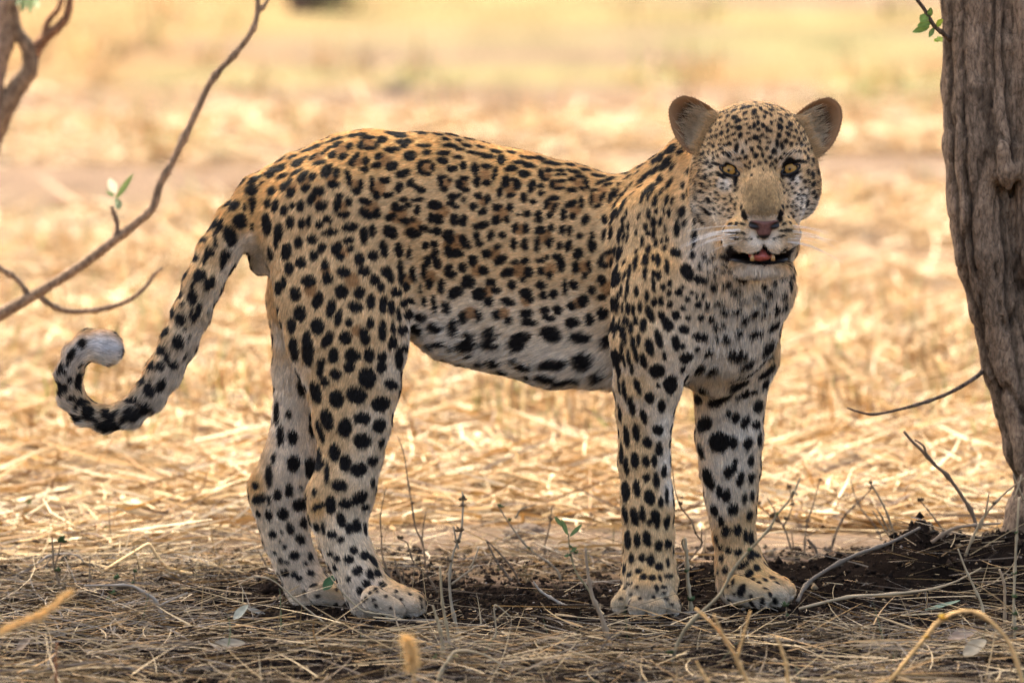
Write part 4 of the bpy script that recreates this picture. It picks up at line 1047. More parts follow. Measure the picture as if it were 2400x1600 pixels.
xs = np.concatenate([-np.geomspace(140, 1.35, 60), np.arange(-1.3, 1.5, 0.0095), np.geomspace(1.55, 140, 60)])
ys = np.concatenate([-np.geomspace(60, 1.7, 40), np.arange(-1.65, 1.7, 0.0105), 1.7 + np.geomspace(0.02, 400, 170)])
GX, GY = np.meshgrid(xs, ys, indexing='xy')
GZ = height(GX, GY)
gv = np.stack([GX.ravel(), GY.ravel(), GZ.ravel()], 1)
nx, ny = len(xs), len(ys)
ii = (np.arange(ny - 1)[:, None] * nx + np.arange(nx - 1)[None, :]).ravel()
gq = np.stack([ii, ii + 1, ii + 1 + nx, ii + nx], 1)
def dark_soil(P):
    """bare humus trampled round the tree foot; its dark edge also paints the shade boundary"""
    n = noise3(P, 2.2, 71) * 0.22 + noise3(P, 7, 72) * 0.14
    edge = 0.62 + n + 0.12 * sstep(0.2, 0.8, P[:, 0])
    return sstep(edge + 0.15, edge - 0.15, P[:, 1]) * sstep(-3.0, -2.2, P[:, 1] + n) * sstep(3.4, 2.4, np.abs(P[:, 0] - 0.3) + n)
def far_tone(P):
    """0 straw, 1 bare grey soil, 2 green growth weights over the plain"""
    S = P * np.array([0.42, 1.0, 1.0])
    grey = sstep(0.05, 0.45, noise3(S, 0.62, 73) + 0.5 * noise3(S, 1.9, 74) - 0.05)
    for x, y, rx, ry in ((180, 520, 300, 70), (2060, 620, 220, 70), (2150, 720, 160, 40), (1200, 1240, 260, 50), (150, 1180, 300, 60), (470, 850, 160, 25), (920, 195, 120, 18), (1900, 215, 120, 14), (2000, 1100, 120, 40)):
        q = to_px(P); e = ((q[:, 0] - x) / rx) ** 2 + ((q[:, 1] - y) / ry) ** 2
        grey = np.maximum(grey, 0.85 * sstep(1.3, 0.4, e + 0.5 * noise3(S, 2.3, 75)))
    green = sstep(0.1, 0.6, noise3(S, 0.28, 76) + 0.35 * noise3(S, 1.1, 77)) * sstep(6.0, 11.0, P[:, 1]) * 0.8
    for x, y, rx, ry in ((1250, 190, 420, 26), (560, 190, 300, 22), (1900, 110, 400, 40), (2100, 210, 200, 40), (500, 355, 120, 14)):
        q = to_px(P); e = ((q[:, 0] - x) / rx) ** 2 + ((q[:, 1] - y) / ry) ** 2
        green = np.maximum(green, 0.9 * sstep(1.4, 0.4, e + 0.4 * noise3(S, 1.7, 78)))
    return grey, green
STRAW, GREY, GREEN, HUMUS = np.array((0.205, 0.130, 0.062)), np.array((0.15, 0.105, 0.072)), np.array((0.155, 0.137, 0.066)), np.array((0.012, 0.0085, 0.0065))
grey, green = far_tone(gv)
gc = STRAW * (1 - grey[:, None]) + GREY * grey[:, None]
gc = gc * (1 - green[:, None]) + GREEN * green[:, None]
gc *= (1 + 0.16 * noise3(gv, 3.3, 79) + 0.12 * noise3(gv, 9, 80))[:, None]
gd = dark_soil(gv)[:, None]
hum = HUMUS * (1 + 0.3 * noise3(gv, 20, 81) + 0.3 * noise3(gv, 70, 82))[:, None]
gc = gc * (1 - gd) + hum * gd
m_ground, nt_, b_ = new_mat("soil")
a_ = nt_.nodes.new("ShaderNodeAttribute"); a_.attribute_name = "tint"
tx = nt_.nodes.new("ShaderNodeTexNoise"); tx.inputs["Scale"].default_value = 260; tx.inputs["Detail"].default_value = 8; tx.inputs["Roughness"].default_value = 0.7
tc_ = nt_.nodes.new("ShaderNodeTexCoord"); nt_.links.new(tc_.outputs["Object"], tx.inputs["Vector"])
rp_ = nt_.nodes.new("ShaderNodeValToRGB"); rp_.color_ramp.elements[0].position = 0.35; rp_.color_ramp.elements[1].position = 0.7
rp_.color_ramp.elements[0].color = (0.55, 0.55, 0.55, 1); rp_.color_ramp.elements[1].color = (1.5, 1.5, 1.5, 1)
mu = nt_.nodes.new("ShaderNodeMix"); mu.data_type = 'RGBA'; mu.blend_type = 'MULTIPLY'; mu.inputs[0].default_value = 1.0
nt_.links.new(tx.outputs[0], rp_.inputs[0])
nt_.links.new(a_.outputs["Color"], mu.inputs[6]); nt_.links.new(rp_.outputs[0], mu.inputs[7])
nt_.links.new(mu.outputs[2], b_.inputs["Base Color"])
bp_ = nt_.nodes.new("ShaderNodeBump"); bp_.inputs["Strength"].default_value = 0.8; bp_.inputs["Distance"].default_value = 0.004
nt_.links.new(tx.outputs[0], bp_.inputs["Height"]); nt_.links.new(bp_.outputs[0], b_.inputs["Normal"])
b_.inputs["Roughness"].default_value = 1.0; b_.inputs["Specular IOR Level"].default_value = 0.0
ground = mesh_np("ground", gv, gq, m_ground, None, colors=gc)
tag(ground, kind="structure")

# ------------------------------------------------------------------ dry grass litter
m_straw = mat_tint("dry_straw", 0.7, 0.25, translucent=0.12)
def ribbons(name, B, yaw, pitch, L, W, curve, col, seg=3, roll=None, mat=None, follow=True):
    """many flat blades: base, heading, rise, length, width, bend"""
    n = len(B)
    S = np.linspace(0, 1, seg + 1)
    out = np.empty((n, seg + 1, 2, 3))
    if roll is None: roll = rng.uniform(-1.0, 1.0, n)
    for i, s in enumerate(S):
        a = yaw + curve * s
        am = yaw + curve * s * 0.5
        c = B + np.stack([np.cos(am) * np.cos(pitch), np.sin(am) * np.cos(pitch), np.sin(pitch)], 1) * (L * s)[:, None]
        side = np.stack([-np.sin(a) * np.cos(roll), np.cos(a) * np.cos(roll), np.sin(roll)], 1)
        w = (W * (1 - 0.75 * s ** 2) * 0.5)[:, None]
        out[:, i, 0] = c - side * w; out[:, i, 1] = c + side * w
    V = out.reshape(-1, 3)
    if follow:
        V[:, 2] = np.maximum(V[:, 2], height(V[:, 0], V[:, 1], False) + 0.001)
    st = (seg + 1) * 2
    q = np.concatenate([np.array([[2 * i, 2 * i + 1, 2 * i + 3, 2 * i + 2]]) for i in range(seg)])
    F = (np.arange(n)[:, None, None] * st + q[None]).reshape(-1, 4)
    o = mesh_np(name, V, F, mat or m_straw, None, colors=np.repeat(col, st, 0))
    return tag(o, kind="stuff")
def bg_points(n, py0, py1, power=1.0, margin=480):
    py = py0 + (py1 - py0) * rng.random(n) ** power
    px = rng.uniform(-margin, 2400 + margin, n)
    ang = np.arctan((py - 800) / FPX) + PITCH
    d = CAM_H / np.tan(ang)
    x = (px - 1200) / FPX * np.hypot(d, CAM_H)
    y = d - CAM_D
    return np.stack([x, y, height(x, y, False)], 1)
# the sunlit plain
def straw_colors(n, P):
    base = np.array([(0.42, 0.28, 0.13), (0.72, 0.56, 0.34), (0.31, 0.17, 0.06), (0.38, 0.21, 0.065), (0.15, 0.092, 0.048)])
    c = base[rng.choice(5, n, p=[.28, .24, .15, .13, .20])]
    return c * rng.uniform(0.75, 1.15, n)[:, None]
N1 = 215000
B = bg_points(N1, 200, 1325, 0.85)
grey_, green_ = far_tone(B)
lump = noise3(B * np.array([1, 1.6, 1]), 2.4, 85) + 0.8 * noise3(B * np.array([1, 1.6, 1]), 6.5, 86)
keep = (rng.random(N1) > grey_ * 1.0) & (rng.random(N1) < 0.62 + 0.75 * lump)
B = B[keep]; grey_, green_ = grey_[keep], green_[keep]; n = len(B)
c = straw_colors(n, B)
g = (rng.random(n) < green_ * 0.5)
c[g] = np.array((0.20, 0.24, 0.07)) * rng.uniform(0.7, 1.3, g.sum())[:, None]
far = np.sqrt((B[:, 1] + CAM_D) / CAM_D)
ribbons("dry_grass_litter", B + np.array([0, 0, 0.004]) + np.stack([np.zeros(n), np.zeros(n), rng.random(n) ** 2 * 0.03], 1), rng.normal(0, 0.85, n) + math.pi * rng.integers(0, 2, n),
        rng.normal(0.06, 0.16, n), rng.uniform(0.04, 0.19, n) * far, rng.uniform(0.0025, 0.0085, n) * far, rng.normal(0, 0.8, n), c)
# tufts still standing
T = bg_points(750, 0, 1100, 0.7)
gr_, gn_ = far_tone(T)
T = T[rng.random(len(T)) > gr_]
k = 16
B = np.repeat(T, k, 0) + np.stack([rng.normal(0, .035, len(T) * k), rng.normal(0, .035, len(T) * k), np.zeros(len(T) * k)], 1)
n = len(B)
_, gn_ = far_tone(B)
fr2 = np.sqrt((B[:, 1] + CAM_D) / CAM_D)
tone = np.repeat(rng.choice([0.45, 0.9, 1.25], len(T), p=[.3, .45, .25]), k)[:, None]
c = np.clip(straw_colors(n, B) * tone, 0, .85) * np.array([1.0, 0.92, 0.8])
g = (rng.random(n) < 0.15 + 0.5 * gn_); c[g] = np.array((0.24, 0.27, 0.08)) * rng.uniform(0.7, 1.3, g.sum())[:, None]
ribbons("standing_dry_grass", B, rng.uniform(0, 6.28, n), rng.uniform(0.5, 1.5, n), rng.uniform(0.03, 0.13, n) * fr2, rng.uniform(0.003, 0.008, n) * fr2, rng.normal(0, 1.0, n), c)

# shaded litter under the tree, in focus
def near_density(x, y):
    P = np.stack([x, y, np.zeros_like(x)], 1)
    d = sstep(-0.10, -0.42, y + 0.10 * noise3(P, 3.0, 91)) * (0.75 + 0.5 * noise3(P, 5, 92))
    left = sstep(-0.30, -0.62, x + 0.1 * noise3(P, 4, 93))
    d = np.maximum(d, left * (0.75 + 0.5 * noise3(P, 6, 94)))
    back = sstep(0.40, 0.75, y) * sstep(0.45, 0.1, x)
    d = np.maximum(d, back * 0.8)
    d = np.maximum(d, 0.25 * sstep(.4, .7, x))
    patch = noise3(P, 9, 95) + 0.7 * noise3(P, 22, 96)
    return np.clip(d * (0.62 + 0.85 * patch), 0.05, 1)
def near_litter(name, n0, l0, l1, w0, w1, zmax, cols, tubes=False, ysp=(-1.45, 1.15), mult=1.0, align=0.45):
    x = rng.uniform(-1.05, 1.05, n0); y = rng.uniform(*ysp, n0)
    keep = rng.random(n0) < near_density(x, y) * mult
    x, y = x[keep], y[keep]; n = len(x)
    B = np.stack([x, y, height(x, y) + 0.001 + zmax * rng.random(n) ** 2], 1)
    yaw = rng.normal(0.0, align, n) + math.pi * rng.integers(0, 2, n)
    loose = rng.random(n) < 0.4
    yaw[loose] = rng.uniform(0, 6.28, loose.sum())
    c = np.array(cols)[rng.integers(0, len(cols), n)] * rng.uniform(0.65, 1.25, n)[:, None]
    return ribbons(name, B, yaw, rng.normal(0.05, 0.17, n), rng.uniform(l0, l1, n), rng.uniform(w0, w1, n), rng.normal(0, 0.5, n), c, seg=4)
NEARC = [(0.36, 0.25, 0.12), (0.48, 0.35, 0.19), (0.20, 0.14, 0.075), (0.15, 0.12, 0.085), (0.36, 0.21, 0.08), (0.09, 0.062, 0.038)]
near_litter("straw_litter", 19000, 0.03, 0.17, 0.0010, 0.0030, 0.026, NEARC)
near_litter("fine_straw_litter", 24000, 0.015, 0.07, 0.0006, 0.0016, 0.010, NEARC, mult=1.2, align=0.9)
n = 700
x = rng.uniform(-1.0, 1.0, n); y = rng.uniform(-1.3, 1.0, n)
k_ = rng.random(n) < near_density(x, y) + 0.15
x, y = x[k_], y[k_]; n = len(x)
ribbons("short_stubble", np.stack([x, y, height(x, y)], 1), rng.uniform(0, 6.28, n), rng.uniform(0.5, 1.5, n), rng.uniform(0.02, 0.085, n), rng.uniform(0.0011, 0.0028, n), rng.normal(0, .6, n),
        np.array([(0.40, 0.28, 0.14), (0.20, 0.14, 0.08), (0.10, 0.13, 0.05), (0.48, 0.36, 0.2)])[rng.choice(4, n, p=[.4, .3, .1, .2])] * rng.uniform(.6, 1.1, n)[:, None], seg=4)
# crumbs of soil, bark and leaf
n = 26000
x = rng.uniform(-1.05, 1.1, n); y = rng.uniform(-1.45, 1.0, n)
B = np.stack([x, y, height(x, y)], 1)
c = np.array([(0.014, 0.010, 0.008), (0.022, 0.016, 0.012), (0.045, 0.03, 0.02), (0.24, 0.17, 0.10), (0.38, 0.32, 0.26)])[rng.choice(5, n, p=[.42, .32, .20, .04, .02])]
s = rng.uniform(0.0012, 0.0055, n) * np.where(rng.random(n) < 0.08, 1.8, 1)
s = np.where(c[:, 0] > 0.25, s * 0.55, s)
oc = np.array([(1, 0, 0), (-1, 0, 0), (0, 1, 0), (0, -1, 0), (0, 0, 1), (0, 0, -1)], float)
V = B[:, None] + oc[None] * s[:, None, None] * rng.uniform(0.5, 1.3, (n, 6, 3)) + np.array([0, 0, 0.3]) * s[:, None, None]
of = np.array([(0, 2, 4), (2, 1, 4), (1, 3, 4), (3, 0, 4), (2, 0, 5), (1, 2, 5), (3, 1, 5), (0, 3, 5)])
tag(mesh_np("soil_crumbs", V.reshape(-1, 3), (np.arange(n)[:, None, None] * 6 + of[None]).reshape(-1, 3), mat_tint("crumbs", 1.0, 0.0), None, smooth=False, colors=np.repeat(c, 6, 0)), kind="stuff")
# ================================================================== TREE on the right, whose crown shades the leopard
m_bark, nt_, b_ = new_mat("bark")
a_ = nt_.nodes.new("ShaderNodeAttribute"); a_.attribute_name = "tint"
tc_ = nt_.nodes.new("ShaderNodeTexCoord"); mp_ = nt_.nodes.new("ShaderNodeMapping"); mp_.inputs["Scale"].default_value = (1, 1, 0.35)
nt_.links.new(tc_.outputs["Object"], mp_.inputs[0])
tx = nt_.nodes.new("ShaderNodeTexNoise"); tx.inputs["Scale"].default_value = 190; tx.inputs["Detail"].default_value = 9; tx.inputs["Roughness"].default_value = 0.72
nt_.links.new(mp_.outputs[0], tx.inputs["Vector"])
tv = nt_.nodes.new("ShaderNodeTexVoronoi"); tv.inputs["Scale"].default_value = 95; tv.feature = 'DISTANCE_TO_EDGE'
nt_.links.new(mp_.outputs[0], tv.inputs["Vector"])
rp_ = nt_.nodes.new("ShaderNodeValToRGB"); rp_.color_ramp.elements[0].position = 0.36; rp_.color_ramp.elements[1].position = 0.66
rp_.color_ramp.elements[0].color = (0.42, 0.40, 0.38, 1); rp_.color_ramp.elements[1].color = (1.6, 1.55, 1.5, 1)
nt_.links.new(tx.outputs[0], rp_.inputs[0])
mu = nt_.nodes.new("ShaderNodeMix"); mu.data_type = 'RGBA'; mu.blend_type = 'MULTIPLY'; mu.inputs[0].default_value = 1.0
nt_.links.new(a_.outputs["Color"], mu.inputs[6]); nt_.links.new(rp_.outputs[0], mu.inputs[7]); mg = nt_.nodes.new("ShaderNodeMapRange"); mg.inputs[1].default_value = 0.0; mg.inputs[2].default_value = 0.07; mg.inputs[3].default_value = 0.62; mg.inputs[4].default_value = 1.0
nt_.links.new(tv.outputs["Distance"], mg.inputs[0])
m2 = nt_.nodes.new("ShaderNodeMix"); m2.data_type = 'RGBA'; m2.blend_type = 'MULTIPLY'; m2.inputs[0].default_value = 1.0
nt_.links.new(mu.outputs[2], m2.inputs[6]); nt_.links.new(mg.outputs[0], m2.inputs[7]); nt_.links.new(m2.outputs[2], b_.inputs["Base Color"])
ad = nt_.nodes.new("ShaderNodeMath"); ad.operation = 'ADD'
mr = nt_.nodes.new("ShaderNodeMath"); mr.operation = 'MINIMUM'; mr.inputs[1].default_value = 0.12
nt_.links.new(tv.outputs["Distance"], mr.inputs[0]); nt_.links.new(mr.outputs[0], ad.inputs[0]); nt_.links.new(tx.outputs[0], ad.inputs[1])
bp_ = nt_.nodes.new("ShaderNodeBump"); bp_.inputs["Strength"].default_value = 0.6; bp_.inputs["Distance"].default_value = 0.006
nt_.links.new(ad.outputs[0], bp_.inputs["Height"]); nt_.links.new(bp_.outputs[0], b_.inputs["Normal"])
b_.inputs["Roughness"].default_value = 0.9; b_.inputs["Specular IOR Level"].default_value = 0.15

tree = empty("tree", (0.92, 0.42, 0.05))
tag(tree, "leaning rough-barked tree with two fused stems rising out of the right edge", "tree")
TY = 0.40
def stem(rows, k):
    o = []
    for r0, r1 in zip(rows[:-1], rows[1:]):
        o.append(Prim(U(*r0[:3]), U(*r1[:3]), sz(r0[3], r0[2]), sz(r1[3], r1[2]), 1, 1, k))
    return Chain(o, k)
tch = [stem([(2262, -900, TY + .1, 60), (2268, -300, TY + .05, 60), (2268, 0, TY, 61), (2275, 204, TY, 63), (2283, 335, TY, 70), (2296, 490, TY, 72), (2311, 600, TY, 71), (2338, 714, TY, 68), (2368, 857, TY, 68),
             (2402, 950, TY, 71), (2428, 1040, TY, 78), (2450, 1143, TY, 68), (2446, 1215, TY, 92), (2442, 1290, TY, 108), (2440, 1360, TY, 130)], 0.003),
       stem([(2420, -900, TY + .1, 74), (2414, -300, TY + .04, 76), (2412, 0, TY, 62), (2420, 200, TY - .01, 55), (2438, 400, TY - .01, 62), (2458, 600, TY, 84), (2478, 800, TY, 86), (2490, 950, TY, 88), (2520, 1100, TY + .02, 80), (2540, 1250, TY + .02, 100), (2560, 1360, TY, 120)], 0.003),
       stem([(2350, -200, TY + .05, 50), (2365, 400, TY + .05, 54), (2390, 700, TY + .05, 54), (2420, 950, TY + .05, 60)], 0.003),
       stem([(2335, -120, TY - .015, 24), (2338, 100, TY - .025, 25), (2338, 250, TY - .03, 30), (2345, 350, TY - .04, 38), (2356, 405, TY - .045, 30), (2362, 436, TY - .045, 16)], 0.012)]
tp, tq = carve(tch, 0.0055)
tn = vnormals(tp, tq)
S = tp * np.array([1, 1, 0.16])
ridge = 1 - np.abs(noise3(S, 34, 101)); ridge2 = 1 - np.abs(noise3(S, 80, 102))
crk = sstep(0.91, 0.99, ridge)
disp = -0.007 * crk * sstep(-.2, .3, noise3(tp * np.array([1, 1, .3]), 6, 106)) - 0.0025 * sstep(.8, 1, ridge2) + 0.003 * noise3(tp * np.array([1, 1, .6]), 9, 103) + 0.0022 * noise3(tp * np.array([1, 1, .5]), 60, 104)
_tq = to_px(tp)
lines = np.zeros(len(tp))
for ln_, wd_ in (([(2224, -100), (2229, 200), (2229, 330), (2240, 480), (2262, 640), (2300, 800), (2345, 960), (2380, 1150)], 4), ([(2258, -100), (2257, 200), (2266, 400), (2276, 560), (2280, 640)], 3),
                 ([(2326, -100), (2328, 130), (2322, 250)], 4), ([(2352, -100), (2356, 150), (2372, 300), (2384, 380)], 4), ([(2345, 440), (2360, 600), (2365, 720), (2388, 860), (2400, 1000)], 6)):
    ln_ = np.array(ln_, float)
    xx_ = np.interp(_tq[:, 1], ln_[:, 1], ln_[:, 0]) + 3 * np.sin(_tq[:, 1] / 23) + 2 * noise3(tp, 40, 108)
    ok_ = (_tq[:, 1] > ln_[0, 1]) & (_tq[:, 1] < ln_[-1, 1]) & (tn[:, 1] < 0.2)
    lines = np.maximum(lines, np.exp(-((_tq[:, 0] - xx_) / (wd_ * 1.3)) ** 2) * ok_)
disp = disp - 0.005 * lines
tp = tp + tn * disp[:, None]
bc = np.array((0.245, 0.17, 0.11)) * (1 + 0.35 * noise3(tp * np.array([1, 1, .5]), 16, 105) + 0.2 * noise3(S, 50, 107))[:, None] * (1 - 0.55 * crk)[:, None] * (1 - 0.7 * lines)[:, None]
mesh_np("trunk", tp, tq, m_bark, tree, colors=bc)
# limbs above the picture carrying the crown
CROWN_C = np.array([0.10, 0.0, 0.0])
def bark_tube(name, path, r0, r1, parent, n=26, col=(0.13, 0.09, 0.065), wob=0.08, ns=9, knots=0):
    P = smooth_path(path, n)
    rr = np.linspace(r0, r1, n)
    for k_ in range(knots):
        i_ = rng.integers(2, n - 2); rr[i_] *= 1.35
    P = P + np.stack([noise3(P, 9, 110 + i) for i in range(3)], 1) * r0 * 0.5
    V, Fc = tube(P, rr, ns, wob=wob, seed=len(path))
    c = np.array(col) * (1 + 0.3 * noise3(V, 60, 113) + 0.25 * noise3(V, 14, 114))[:, None]
    return mesh_np(name, V, Fc, m_bark, parent, colors=c)
top1, top2 = U(2262, -900, TY + .1), U(2420, -900, TY + .1)
limbs = [[top1, (0.55, 0.7, 2.2), (0.1, 1.2, 2.9), (-0.6, 1.9, 3.4)], [top1, (0.6, 1.0, 2.4), (0.2, 2.0, 3.1), (0.0, 2.6, 3.7)], [top2, (1.0, 1.0, 2.4), (1.3, 1.9, 3.2), (1.7, 2.4, 3.9)],
         [(0.1, 1.2, 2.9), (-0.5, 1.1, 3.2), (-1.3, 1.3, 3.5), (-2.1, 1.6, 3.7)], [top2, (0.9, .6, 2.6), (0.5, .7, 3.2), (0.0, .9, 3.8)]]
for L_ in limbs:
    bark_tube("limb", L_, 0.06, 0.015, tree)
# crown: the leaves that throw the shade (sun stands behind and to the left)
sd = np.array(SUN_DIR)
n = 23000
LF = []
def leaf_cloud(n, lo, hi, z0, z1):
    """leaves whose shadow falls on the strip lo..hi of the ground"""
    gx = rng.uniform(lo[0], hi[0], n); gy = rng.uniform(lo[1], hi[1], n)
    z = rng.uniform(z0, z1, n)
    return np.stack([gx + sd[0] / sd[2] * z, gy + sd[1] / sd[2] * z, z], 1)
C = leaf_cloud(n, (-1.9, -1.45), (1.9, 0.98), 2.5, 4.0)
gpos = C - sd * (C[:, 2] / sd[2])[:, None]
edge = noise3(gpos, 1.5, 121) * 0.16 + noise3(gpos, 5, 122) * 0.10
keep = (gpos[:, 1] < 0.86 - 0.26 * sstep(-0.2, -0.5, gpos[:, 0]) + edge) & (gpos[:, 1] > -1.28 + edge * 1.3) & (np.abs(gpos[:, 0]) < 1.65 + edge * 2)
# the gaps that let the sun reach the rump and back
for q, r in ((U(790, 345, 0.0), 0.045), (U(1180, 375, -0.0), 0.022), (U(640, 410, 0), 0.022), (U(940, 325, 0), 0.028), (U(1790, 1500, -0.5), 0.03)):
    v = C - q; t = v @ sd; dd = np.linalg.norm(v - t[:, None] * sd, axis=1)
    keep &= dd > r + 0.028
C = np.concatenate([C[keep], leaf_cloud(2600, (.5, .0), (1.25, .8), 2.4, 3.4)]); n = len(C)
print("crown leaves", n)
yaw = rng.uniform(0, 6.28, n); tilt = rng.normal(0, 0.5, n); roll = rng.normal(0, 0.5, n)
L = rng.uniform(0.045, 0.085, n); Wd = L * rng.uniform(0.5, 0.65, n)
ax = np.stack([np.cos(yaw) * np.cos(tilt), np.sin(yaw) * np.cos(tilt), np.sin(tilt)], 1)
sdv = unit(np.cross(ax, np.array([0, 0, 1.0]))); sdv = unit(sdv * np.cos(roll)[:, None] + np.cross(ax, sdv) * np.sin(roll)[:, None])
V = np.stack([C - ax * L[:, None] * .5, C + sdv * Wd[:, None] * .5, C + ax * L[:, None] * .5, C - sdv * Wd[:, None] * .5], 1).reshape(-1, 3)
c = np.array((0.07, 0.11, 0.03)) * rng.uniform(0.6, 1.5, (n, 1)) * np.array([1, 1, 1])
m_leaf = mat_tint("leaf", 0.5, 0.35, translucent=0.3)
cr = mesh_np("crown", V, (np.arange(n)[:, None] * 4 + np.arange(4)[None]), m_leaf, tree, smooth=False, colors=np.repeat(c, 4, 0))
cr["kind"] = "stuff"
# bare twig reaching left from the trunk, and the leafy sprig above it
bark_tube("twig", [U(2310, 862, TY), U(2285, 885, TY - .03), U(2230, 918, TY - .05), U(2170, 942, TY - .08), U(2100, 962, TY - .1), U(2040, 972, TY - .11), U(1986, 957, TY - .12)], sz(6), sz(2), tree, n=30, col=(0.12, 0.085, 0.06), knots=4, ns=7)
bark_tube("twig", [U(2225, 95, TY - .02), U(2205, 78, TY - .04), U(2185, 60, TY - .05), U(2165, 25, TY - .05), U(2140, -10, TY - .06), U(2110, -60, TY - .06)], sz(6), sz(4), tree, n=24, col=(0.12, 0.085, 0.06), knots=3, ns=7)
def leaf_mesh(name, base, tip, w, parent, col, fold=0.25, curl=0.1, mat=None, normal=None):
    base, tip = np.array(base, float), np.array(tip, float)
    a = tip - base; L = np.linalg.norm(a); a = a / L
    nrm_ = unit(np.array([0, -1.0, 0.35]) if normal is None else np.array(normal, float))
    s = unit(np.cross(a, nrm_)); u = np.cross(s, a)
    V, Cc = [], []
    m = 9
    for i in range(m):
        t = i / (m - 1)
        ww = w * math.sin(math.pi * min(1, t * 0.93 + 0.05)) ** 0.75
        for j in (-1, -0.5, 0, 0.5, 1):
            p = base + a * L * t + s * ww * j * .5 + u * (abs(j) * fold * ww * .5 + curl * L * (t * t - t)) 
            V.append(p + u * 0.03 * w * math.sin(9 * t + 2 * j)); Cc.append(np.array(col) * (1.25 if j == 0 else 1.0) * (1 + 0.12 * math.sin(14 * t + 3 * abs(j))))
    Q = [[i * 5 + j, i * 5 + j + 1, (i + 1) * 5 + j + 1, (i + 1) * 5 + j] for i in range(m - 1) for j in range(4)]
    return mesh_np(name, np.array(V), np.array(Q), mat or m_leaf, parent, colors=np.array(Cc))
for bx, by, tx_, ty_, w_, cc in ((2182, 52, 2150, 62, 18, (.16, .24, .05)), (2178, 62, 2139, 76, 17, (.15, .22, .05)), (2172, 34, 2158, 52, 22, (.17, .25, .05)), (2178, 40, 2182, 18, 14, (.17, .25, .06)),
                                 (2188, 66, 2178, 88, 12, (.14, .2, .05)), (2194, 62, 2210, 46, 16, (.42, .50, .06)), (2200, 92, 2190, 98, 12, (.36, .45, .06)), (2198, 86, 2208, 98, 14, (.38, .46, .06))):
    leaf_mesh("leaf", U(bx, by, TY - .05), U(tx_, ty_, TY - .07), sz(w_), tree, cc)
# ================================================================== SMALL THINGS
m_stem = mat_tint("dry_stem", 0.8, 0.2)
def build_at(name, loc, label, cat, group=None):
    o = empty(name, tuple(float(v) for v in loc))
    tag(o, label, cat, group); return o
def path3(pxs, Y0, Y1=None, base_ground=True):
    """photograph pixels (tip..foot) to points at depths Y0(tip)..Y1(foot)"""
    n = len(pxs)
    Y1 = Y0 if Y1 is None else Y1
    return [U(p[0], p[1], Y0 + (Y1 - Y0) * i / max(1, n - 1)) for i, p in enumerate(pxs)]
def foot_Y(px, py):
    return float(G(px, py)[1])
def stalk(parent, P, r0, r1, col, name="stem", n=22, wob=0.08, ns=6, nodes=()):
    Q = smooth_path(P, n)
    rr = np.linspace(r0, r1, n)
    for k_ in nodes:
        rr[int(k_ * (n - 1))] *= 1.6
    V, Fc = tube(Q, rr, ns, wob=wob, seed=int(P[0][0] * 100))
    c = np.array(col) * (1 + 0.2 * noise3(V, 60, 131) + 0.12 * noise3(V, 300, 132))[:, None]
    return mesh_np(name, V, Fc, m_stem, parent, colors=c)
def burr(parent, p, r, col=(0.16, 0.115, 0.07), n=13, up=(0, 0, 1), name="seed_head"):
    V, Q = [], []
    for i in range(n):
        a = rng.uniform(0, 6.28); e = rng.uniform(-0.2, 1.2)
        d = unit(np.array([math.cos(a) * math.cos(e), math.sin(a) * math.cos(e), math.sin(e)]) + 0.4 * np.array(up))
        s = unit(np.cross(d, [0.3, 0.2, 1.0]))
        L = r * rng.uniform(0.6, 1.15); w = r * 0.22
        b = len(V)
        V += [p, p + d * L * .5 + s * w, p + d * L, p + d * L * .5 - s * w, p + d * L * .55 + np.cross(d, s) * w]
        Q += [[b, b + 1, b + 4], [b + 1, b + 2, b + 4], [b + 2, b + 3, b + 4], [b + 3, b, b + 4]]
    c = np.array(col) * rng.uniform(0.6, 1.4, (len(V), 1))
    return mesh_np(name, np.array(V), np.array(Q), m_stem, parent, smooth=False, colors=c)
BR, BR2, PALE_S, OR = (0.20, 0.145, 0.09), (0.13, 0.10, 0.07), (0.38, 0.29, 0.17), (0.60, 0.36, 0.14)
GRN = (0.10, 0.15, 0.06)
def weed(label, main, r, burrs=(), branches=(), col=BR, Y=None, bcol=(0.16, 0.12, 0.075), leaves=(), name="dried_weed", cat="weed", tipY=None, group="dried weeds in front of and behind the leopard", r1=None):
    fx, fy = main[-1]
    Yf = foot_Y(fx, fy) if Y is None else Y
    t = build_at(name, U(fx, fy, Yf), label, cat, group)
    P = path3(main, Yf if tipY is None else tipY, Yf)[::-1]
    P[0] = P[0] - np.array([0, 0, 0.012])
    stalk(t, P, sz(r), sz(r * .5 if r1 is None else r1), col, nodes=(.2, .45, .7))
    for b in branches:
        stalk(t, path3(b, Yf - .01, Yf)[::-1], sz(r * .75), sz(r * .4), col, name="branch", n=12)
    for x, y, rr in burrs:
        burr(t, U(x, y, Yf - .003), sz(rr), bcol)
    for bx, by, tx_, ty_, w_ in leaves:
        leaf_mesh("leaf", U(bx, by, Yf - .004), U(tx_, ty_, Yf - .01), sz(w_), t, GRN)
    return t
weed("tall thin dried weed just right of the hind paws, bare hooked tip", [(932, 1021), (947, 1065), (957, 1134), (965, 1180), (974, 1237), (991, 1275), (1001, 1344)], 2.6, [(967, 1180, 9)], [[(999, 1197), (993, 1226), (989, 1264)]])
